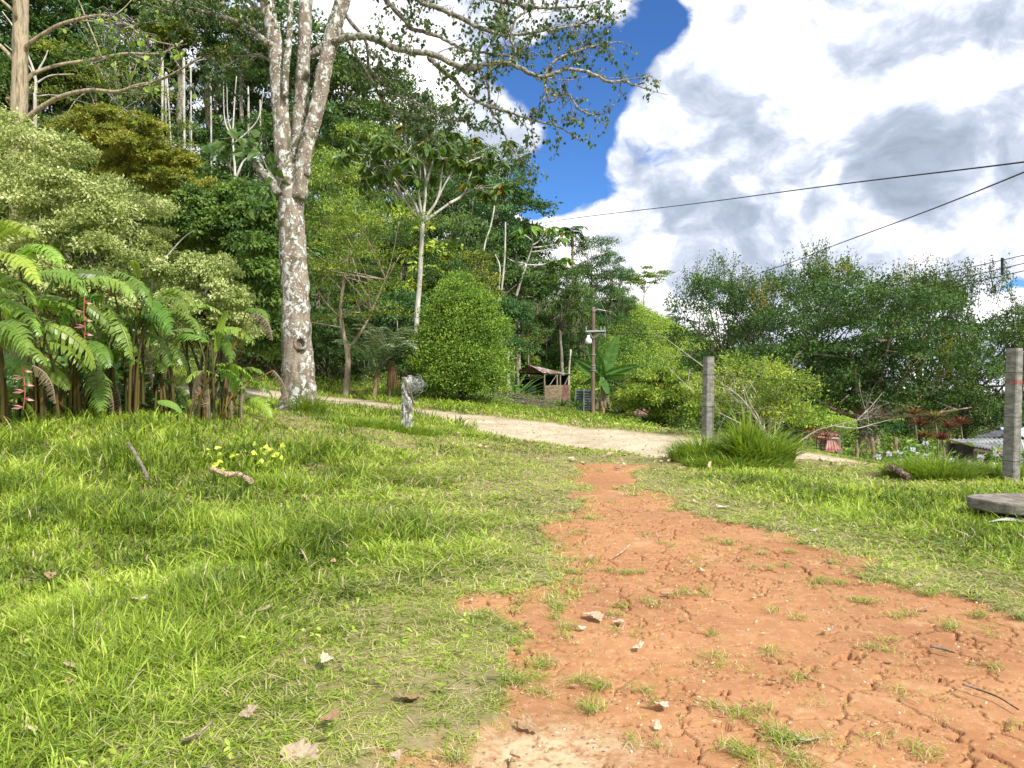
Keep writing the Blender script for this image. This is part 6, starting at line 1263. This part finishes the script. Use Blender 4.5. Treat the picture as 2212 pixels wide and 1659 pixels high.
def hut():
    d = 58; o = P(1170, 856, d); o[2] = T(o[0], o[1]); k = d / FPX
    t = thing('hut', o, 'open-sided wooden hut with rusted sheet roof in the yard', 'hut')
    # front wall runs from C (near corner) to E (right end); side wall goes back left from C
    C_ = P(1176, 862, 56.5); E = P(1230, 857, 58.5); Lf = P(1118, 854, 59.5); B = E + (Lf - C_)
    zg = lambda p: T(p[0], p[1])
    def up(p, Y, dd): q = P(0, Y, dd); r_ = p.copy(); r_[2] = q[2]; return r_
    eC, eE, eL, eB = up(C_, 804, 56.5), up(E, 808, 58.5), up(Lf, 806, 59.5), up(B, 812, 61)
    rm = MB(); ov = (E - C_) * .10; ob = (Lf - C_) * .08
    rl = up((C_ + Lf) / 2, 788, 58) ; rr_ = up((E + B) / 2, 803, 60)
    corr(rm, eC - ov - ob * -0 + [0, -.2, -.05], eE + ov + [0, -.2, -.02], rr_ + ov, rl - ov * .6, waves=16)
    corr(rm, eB + ov + ob, eL - ov + ob, rl - ov * .6 + [0, 0, .01], rr_ + ov + [0, 0, .01], waves=16)
    link('roof', rm.mesh('roof', M['huteave'], o), t)
    g2 = MB(); corr(g2, eC - ov * .9 + [0, 0, -.02], eL - ov * .5 + ob, rl + [-.2, 0, .03], rl + [-.25, .0, .03], waves=8); link('side_roof', g2.mesh('side_roof', M['rustroof'], o), t)
    for p, e in ((C_, eC), (E, eE), (Lf, eL), (B, eB), (C_ * .5 + E * .5, eC * .5 + eE * .5), (C_ * .38 + E * .62, eC * .38 + eE * .62), (C_ * .5 + Lf * .5, eC * .5 + eL * .5)):
        mb = MB(); b = p.copy(); b[2] = zg(p) - .2; tube(mb, [b, e - [0, 0, .03]], .07, .06, 6, lump=.1); link('post', mb.mesh('post', M['wood'], o), t).color = (1.1, 1.1, 1, 1)
    lowz = P(0, 832, 57)[2]
    def panel(name, p, q, z0, z1, mat, wv_=10, y=-.09, tint=(1, 1, 1)):
        mb = MB(); p = p + [0, y, 0]; q = q + [0, y, 0]; a = p.copy(); a[2] = z0; b = q.copy(); b[2] = z0; c2 = q.copy(); c2[2] = z1; d2 = p.copy(); d2[2] = z1; corr(mb, a, b, c2, d2, amp=.012, waves=wv_); x_ = link(name, mb.mesh(name, M[mat], o), t); x_.color = tuple(tint) + (1,)
    gz = min(zg(C_), zg(E)) - .15
    panel('board_panel', C_, C_ * .3 + E * .7, gz, lowz, 'tanboard', 4); panel('rusty_panel', C_ * .3 + E * .7, E, gz, lowz, 'rustroof', 6)
    panel('side_panel', Lf, C_ * .35 + Lf * .65, zg(Lf) - .3, lowz + .05, 'darksheet', 8); panel('blue_panel', Lf * .62 + C_ * .38, C_ * .7 + Lf * .3, zg(Lf) - .3, lowz, 'bluesheet', 8)
    panel('back_wall', Lf, B, zg(B) - .3, eB[2] - .05, 'darksheet', 12, 0); panel('end_wall', B, E, zg(B) - .3, eE[2] - .1, 'darksheet', 8, 0)
    for a, b in ((C_ * .8 + E * .2, C_ * .5 + E * .5), (C_ * .2 + E * .8, E)):
        mb = MB(); q = a.copy(); q[2] = lowz; r_ = b.copy(); r_[2] = eC[2] - .15; tube(mb, [q + [0, -.05, 0], r_ + [0, -.05, 0]], .03, .03, 4); link('brace', mb.mesh('brace', M['wood'], o), t).color = (1.1, 1.1, 1, 1)
    mb = MB(); q = eC * .95 + eL * .05 - [0, .1, .35]; tube(mb, [eL - [0, .1, .5], q], .045, .045, 5); link('beam', mb.mesh('beam', M['wood'], o), t).color = (1.5, 1.4, 1.2, 1)
hut()
def sheetfence():
    a, b = P(1243, 862, 55), P(1282, 866, 54); z = T(a[0], a[1]); t = thing('sheet_fence', (a[0], a[1], z), 'low blue-grey corrugated sheet fence between the hut and the pole', 'fence'); mb = MB()
    for i, (p, q) in enumerate(((a, a * .55 + b * .45), (a * .53 + b * .47, b))):
        mb = MB(); w0 = p.copy(); w1 = q.copy(); z0 = z - .1; z1 = P(0, 842, 55)[2]
        corr(mb, (w0[0], w0[1], z0), (w0[0], w0[1], z1), (w1[0], w1[1], z1), (w1[0], w1[1], z0), amp=.022, waves=8, m_=8); x_ = link('sheet', mb.mesh('sheet', M['bluesheet'], t.location), t)
    for p in (a, a * .54 + b * .46):
        mb = MB(); tube(mb, [(p[0], p[1] - .08, z - .2), (p[0], p[1] - .08, P(0, 838, 55)[2])], .05, .05, 5); link('post', mb.mesh('post', M['wood'], t.location), t).color = (1, 1, 1, 1)
sheetfence()
def lowroof(name, label, quad, mat, waves, walls=True, ridge=None, mats2=None):
    q = [P(*v_) for v_ in quad]; c = sum(q) / 4; base = np.array([c[0], c[1], T(c[0], c[1])]); t = thing(name, base, label, 'shed'); mb = MB(); corr(mb, *q, waves=waves, amp=.02); link('roof', mb.mesh('roof', M[mat], base), t)
    for i in range(4):
        p = q[i] * .93 + c * .07; mb = MB(); tube(mb, [(p[0], p[1], T(p[0], p[1]) - .2), p - [0, 0, .06]], .05, .05, 5); link('post', mb.mesh('post', M['wood'], base), t).color = (.7, .7, .7, 1)
    mb = MB(); a, b = q[0] * .97 + c * .03 - [0, 0, .07], q[1] * .97 + c * .03 - [0, 0, .07]; tube(mb, [a, b], .045, .045, 4); link('eave_beam', mb.mesh('eave_beam', M['wood'], base), t).color = (1.3, 1.2, 1, 1)
    if walls:
        mb = MB(); a2 = q[3] * .9 + c * .1; b2_ = q[2] * .9 + c * .1; corr(mb, (a2[0], a2[1], T(a2[0], a2[1]) - .3), (b2_[0], b2_[1], T(b2_[0], b2_[1]) - .3), b2_ - [0, 0, .1], a2 - [0, 0, .1], waves=8); link('back_wall', mb.mesh('back_wall', M['darksheet'], base), t)
    return t
lowroof('sunken_shed', 'rusty brown roof of a shed sunk below the road', [(1368, 893, 38), (1470, 905, 37), (1450, 872, 42), (1385, 876, 42)], 'rustroof', 12)
lowroof('small_shed', 'small shelter with faded red sheet leaning beside the red bush', [(1765, 940, 21.5), (1812, 943, 21.5), (1815, 936, 23), (1775, 934, 23)], 'rustroof', 5)
rs = MB(); q = [P(1783, 976, 19.5), P(1820, 976, 19.5), P(1808, 952, 20), P(1788, 951, 20)]; corr(rs, *q, waves=5, amp=.02); o = rs.build('red_sheet', M['redtile'], None, q[0]); tag(o, 'faded red corrugated sheet propped beyond the road bend', 'metal sheet')
lowroof('corrugated_shed', 'low shed with pale grey corrugated roof behind the right post', [(2105, 966, 17.0), (2230, 986, 15.5), (2225, 948, 19.5), (2042, 948, 20)], 'greyroof', 18)
lowroof('black_roofed_shed', 'taller shed with dark sheet roof behind the grey corrugated one', [(2105, 946, 21), (2260, 942, 20), (2255, 922, 23), (2180, 924, 23)], 'darksheet', 14)
bt = MB(); q = [P(2160, 926, 19.9), P(2260, 962, 19), P(2260, 930, 20.5), P(2190, 922, 21)]; corr(bt, *q, waves=10, amp=.015); o = bt.build('blue_sheet', M['bluetarp'], None, q[0]); tag(o, 'light blue roofing sheet on the dark roofed shed', 'metal sheet')
# ---------------------------------------------------------------- utility pole, lamp and lines
def pole():
    d = 40; b = P(1280, 900, d); b[2] = T(b[0], b[1]); tp = P(1282, 663, d); t = thing('utility_pole', b, 'wooden utility pole with crossarm standing across the road', 'utility pole'); k = d / FPX
    mb = MB(); tube(mb, crom([b - [0, 0, .4], (b + tp) / 2, tp], 8), .13, .09, 10); link('pole', mb.mesh('pole', M['pole'], b, True), t).color = (1.3, 1.2, 1.1, 1)
    ca = P(1265, 717, d - .15); cb2 = P(1308, 716, d - .15); mb = MB(); tube(mb, [ca, cb2], .07, .07, 4); link('crossarm', mb.mesh('crossarm', M['galv'], b), t)
    for e in (P(1271, 718, d - .15), P(1300, 718, d - .15)):
        mb = MB(); tube(mb, [e, P(1282, 731, d - .15)], .022, .022, 4); link('brace', mb.mesh('brace', M['galv'], b), t)
    mb = MB(); tube(mb, [P(1283, 673, d - .1), P(1290, 668, d - .1), P(1309, 672, d - .1)], .04, .03, 5); link('top_arm', mb.mesh('top_arm', M['galv'], b), t)
    for X in (1266, 1298, 1306):
        mb = MB(); c = P(X, 712, d - .15); tube(mb, [c - [0, 0, .05], c + [0, 0, .02], c + [0, 0, .1], c + [0, 0, .18]], .05, rad=[.03, .045, .03, .035], sides=8); link('insulator', mb.mesh('insulator', M['galv'], b), t)
    mb = MB(); c = P(1306, 716, d - .2); tube(mb, [c, c - [0, 0, .28]], .08, .06, 8); link('fuse', mb.mesh('fuse', M['galv'], b), t)
    for z in (766, 790, 795, 800): 
        mb = MB(); c = P(1281, z, d); tube(mb, [c - [0, 0, .03], c + [0, 0, .03]], .145, .145, 10); link('bracket', mb.mesh('bracket', M['galv'], b), t)
    lc = P(1271, 735, d - .3); lt_ = thing('street_lamp', lc, 'small white bell-shaped lamp mounted left of the pole under the crossarm', 'lamp')
    mb = MB(); prof = [(.0, .26, .06), (0, .20, .08), (0, .12, .09), (0, .08, .14), (0, 0, .17), (0, -.10, .175), (0, -.2, .14)]; tube(mb, [lc + [0, 0, z] for _, z, r in prof], .1, rad=[r for _, z, r in prof], sides=16); link('housing', mb.mesh('housing', M['lampwhite'], lc, True), lt_)
    mb = MB(); tube(mb, crom([lc + [.08, 0, .02], lc + [.16, .1, .04], P(1280, 745, d - .1)], 4), .02, .02, 5); link('arm', mb.mesh('arm', M['galv'], lc), lt_)
    return b, tp
pb, pt = pole()
wire('power_line', [P(1125, 489, 64), P(1250, 470, 54), P(1500, 440, 40), P(1800, 400, 28), P(2212, 350, 19), P(2500, 305, 15)], .022, 'upper power line crossing the whole cloudy sky', 'power lines')
wire('power_line', [P(1370, 680, 76), P(1527, 628, 52), P(1700, 570, 38), P(1800, 531, 30), P(2000, 457, 22), P(2212, 372, 16), P(2400, 290, 13)], .018, 'second power line rising steeply from behind the feathery trees', 'power lines')
for i, (ya, yb, nm) in enumerate(((672, 549, 'top'), (697, 567, 'middle'), (712, 583, 'bottom'))):
    wire('power_line', [P(1285, 718, 39.8), P(1600, ya + 25, 30), P(1900, (ya + yb) / 2 + 12, 25), P(2165, yb + 13, 20), P(2300, yb - 18, 18)], .012, f'{nm} line of the three parallel wires at the right', 'power lines')
sp = MB(); tube(sp, [P(2165, 557, 20), P(2165, 594, 20)], .035, .035, 6); o = sp.build('wire_spacer', M['wire'], None, P(2165, 575, 20)); tag(o, 'short dark vertical spacer holding the three parallel wires', 'spacer')
wire('power_line', [P(1281, 766, 39.9), P(1230, 777, 50), P(1180, 786, 57)], .018, 'sagging service wire from the pole towards the hut roof', None)
wire('guy_wire', [P(1282, 690, 39.9), P(1240, 760, 48), P(1205, 810, 56)], .012, 'thin slanting guy wire left of the utility pole', None)
wire('power_line', [P(1125, 489, 64), P(1000, 520, 50), P(860, 520, 38), P(700, 500, 30), P(500, 470, 24)], .014, 'dark cable passing in front of the forest left of the skyline', None)
# ---------------------------------------------------------------- fallen leaves
def leafproto(seed, name):
    global rng
    keep = rng; rng = np.random.default_rng(seed); n = 9; u = np.linspace(-1, 1, n); U, W_ = np.meshgrid(u, u); r = np.hypot(U, W_); a = np.arctan2(W_, U)
    R_ = 1 / np.maximum(1e-6, np.maximum(abs(U), abs(W_)) / np.maximum(r, 1e-6)) ; sx = U / np.maximum(r, 1e-6) * np.maximum(abs(U), abs(W_)); sy = W_ / np.maximum(r, 1e-6) * np.maximum(abs(U), abs(W_))
    edge = 1 + .22 * np.sin(3 * a + rng.random() * 6) + .12 * rng.normal(size=U.shape); sx, sy = sx * edge * .055, sy * edge * .04
    z = .006 + .016 * np.abs(fbm(sx, sy, .03, seed, 3) - .5) * 2 + rng.uniform(1, 7) * sx ** 2 + .004 * rng.random(U.shape); i = np.arange(n - 1)[:, None] * n; j = np.arange(n - 1)[None]
    Q = np.stack([i + j, i + j + 1, i + n + j + 1, i + n + j], -1).reshape(-1, 4); me = np_mesh(name, np.stack([sx, sy, z], -1).reshape(-1, 3), Q, M['palemleaf'], rng.uniform(.2, 1, len(Q)) * .35 + rng.uniform(.1, .6)); rng = keep; return me
LP = [leafproto(300 + i, 'fallen_leaf') for i in range(6)]
dirtleaf = [(1016, 1300), (1275, 1335), (1290, 1337), (1255, 1361), (1338, 1347), (1380, 1404), (1240, 1484), (1516, 1232), (1442, 1285), (1602, 1532), (1745, 1607), (1424, 1527), (2005, 1320), (1985, 1268), (2098, 1285), (1790, 1369), (1925, 1433), (1675, 1480), (1140, 1577), (1110, 1650), (645, 1640), (1757, 1150), (1865, 1166), (1797, 1217), (1540, 1098), (1420, 1570), (1230, 1075), (1245, 1100), (1340, 1052), (1160, 1180)]
grassleaf = [(190, 1045), (258, 1108), (240, 1280), (50, 1140), (35, 1390), (620, 1075), (790, 1128), (825, 1100), (705, 1452), (540, 1570), (655, 1218), (430, 1310), (300, 1320), (70, 1605), (425, 1632), (715, 1578), (150, 1505), (160, 1470), (915, 1145), (1020, 1120), (1065, 1130), (880, 1525), (1280, 1210), (1045, 1005), (1090, 1080), (1130, 1010), (1260, 968), (1350, 985), (1760, 1065), (1500, 1088), (1560, 1100), (1620, 1035), (720, 1230), (575, 1340), (1255, 1000), (970, 1070), (1100, 985), (1180, 1000), (290, 1125), (1925, 1125), (1740, 1080), (860, 1640), (680, 1180), (110, 1260), (330, 1060), (1020, 975), (1150, 970)]
for k, (lst, lab, grp) in enumerate(((dirtleaf, 'pale curled dead leaf lying on the orange dirt', 'pale dead leaves on the dirt'), (grassleaf, 'pale brown dead leaf caught in the lawn grass', 'dead leaves on the lawn'))):
    for i, (X, Y) in enumerate(lst):
        p = gp(X, Y); o = link('fallen_leaf', LP[(i * 5 + k) % 6], None, p + [0, 0, (.0 if k == 0 else .012 + .04 * (X < 800))]); o.rotation_euler = (rng.normal() * .25, rng.normal() * .25, rng.uniform(0, 6.28)); s = rng.uniform(.4, 1.2) * (.85 if k == 0 else 1) * (1.6 if X == 645 else 1); o.scale = (s, s, s); tag(o, lab, 'leaf', grp)
        o.color = tuple((1., .95, .9) if rng.random() < .6 else (.75, .58, .45)) + (1,)
# litter of small leaf scraps along the road edges
lt2 = MB(); n = 1500; x = rng.uniform(-5, 6, n); y = rng.uniform(9, 30, n); s_ = poly_sd(x, y, road_poly); kk = (s_ < -.1) & (s_ > -2.2); x, y = x[kk], y[kk]; n = len(x)
leaves(lt2, np.stack([x, y, terrain(x, y) + .04], 1), unit(rng.normal(size=(n, 3)) * [1, 1, .3]), unit(rng.normal(size=(n, 3)) * .5 + [0, 0, 1]), .1 * rng.uniform(.5, 1.4, n), .07, 'oval')
n = 5200; x = rng.uniform(-2.5, 5, n); y = rng.uniform(2.8, 10, n); leaves(lt2, np.stack([x, y, terrain(x, y) + .0], 1), unit(rng.normal(size=(n, 3)) * [1, 1, .2]), unit(rng.normal(size=(n, 3)) * .3 + [0, 0, 1]), .016 * rng.uniform(.3, 1.7, n), .010, 'oval')
o = lt2.build('leaf_litter', M['palemleaf']); o.color = (.9, .8, .65, 1); tag(o, 'scattered dry leaf scraps along the road and dirt', 'leaf litter', kind='stuff')
for o in sc.objects:
    if o.type == 'MESH' and tuple(o.color) == (1, 1, 1, 1): pass
sc.render.threads_mode = 'AUTO'
print('all', time.time() - T0, 'objects', len(sc.objects))
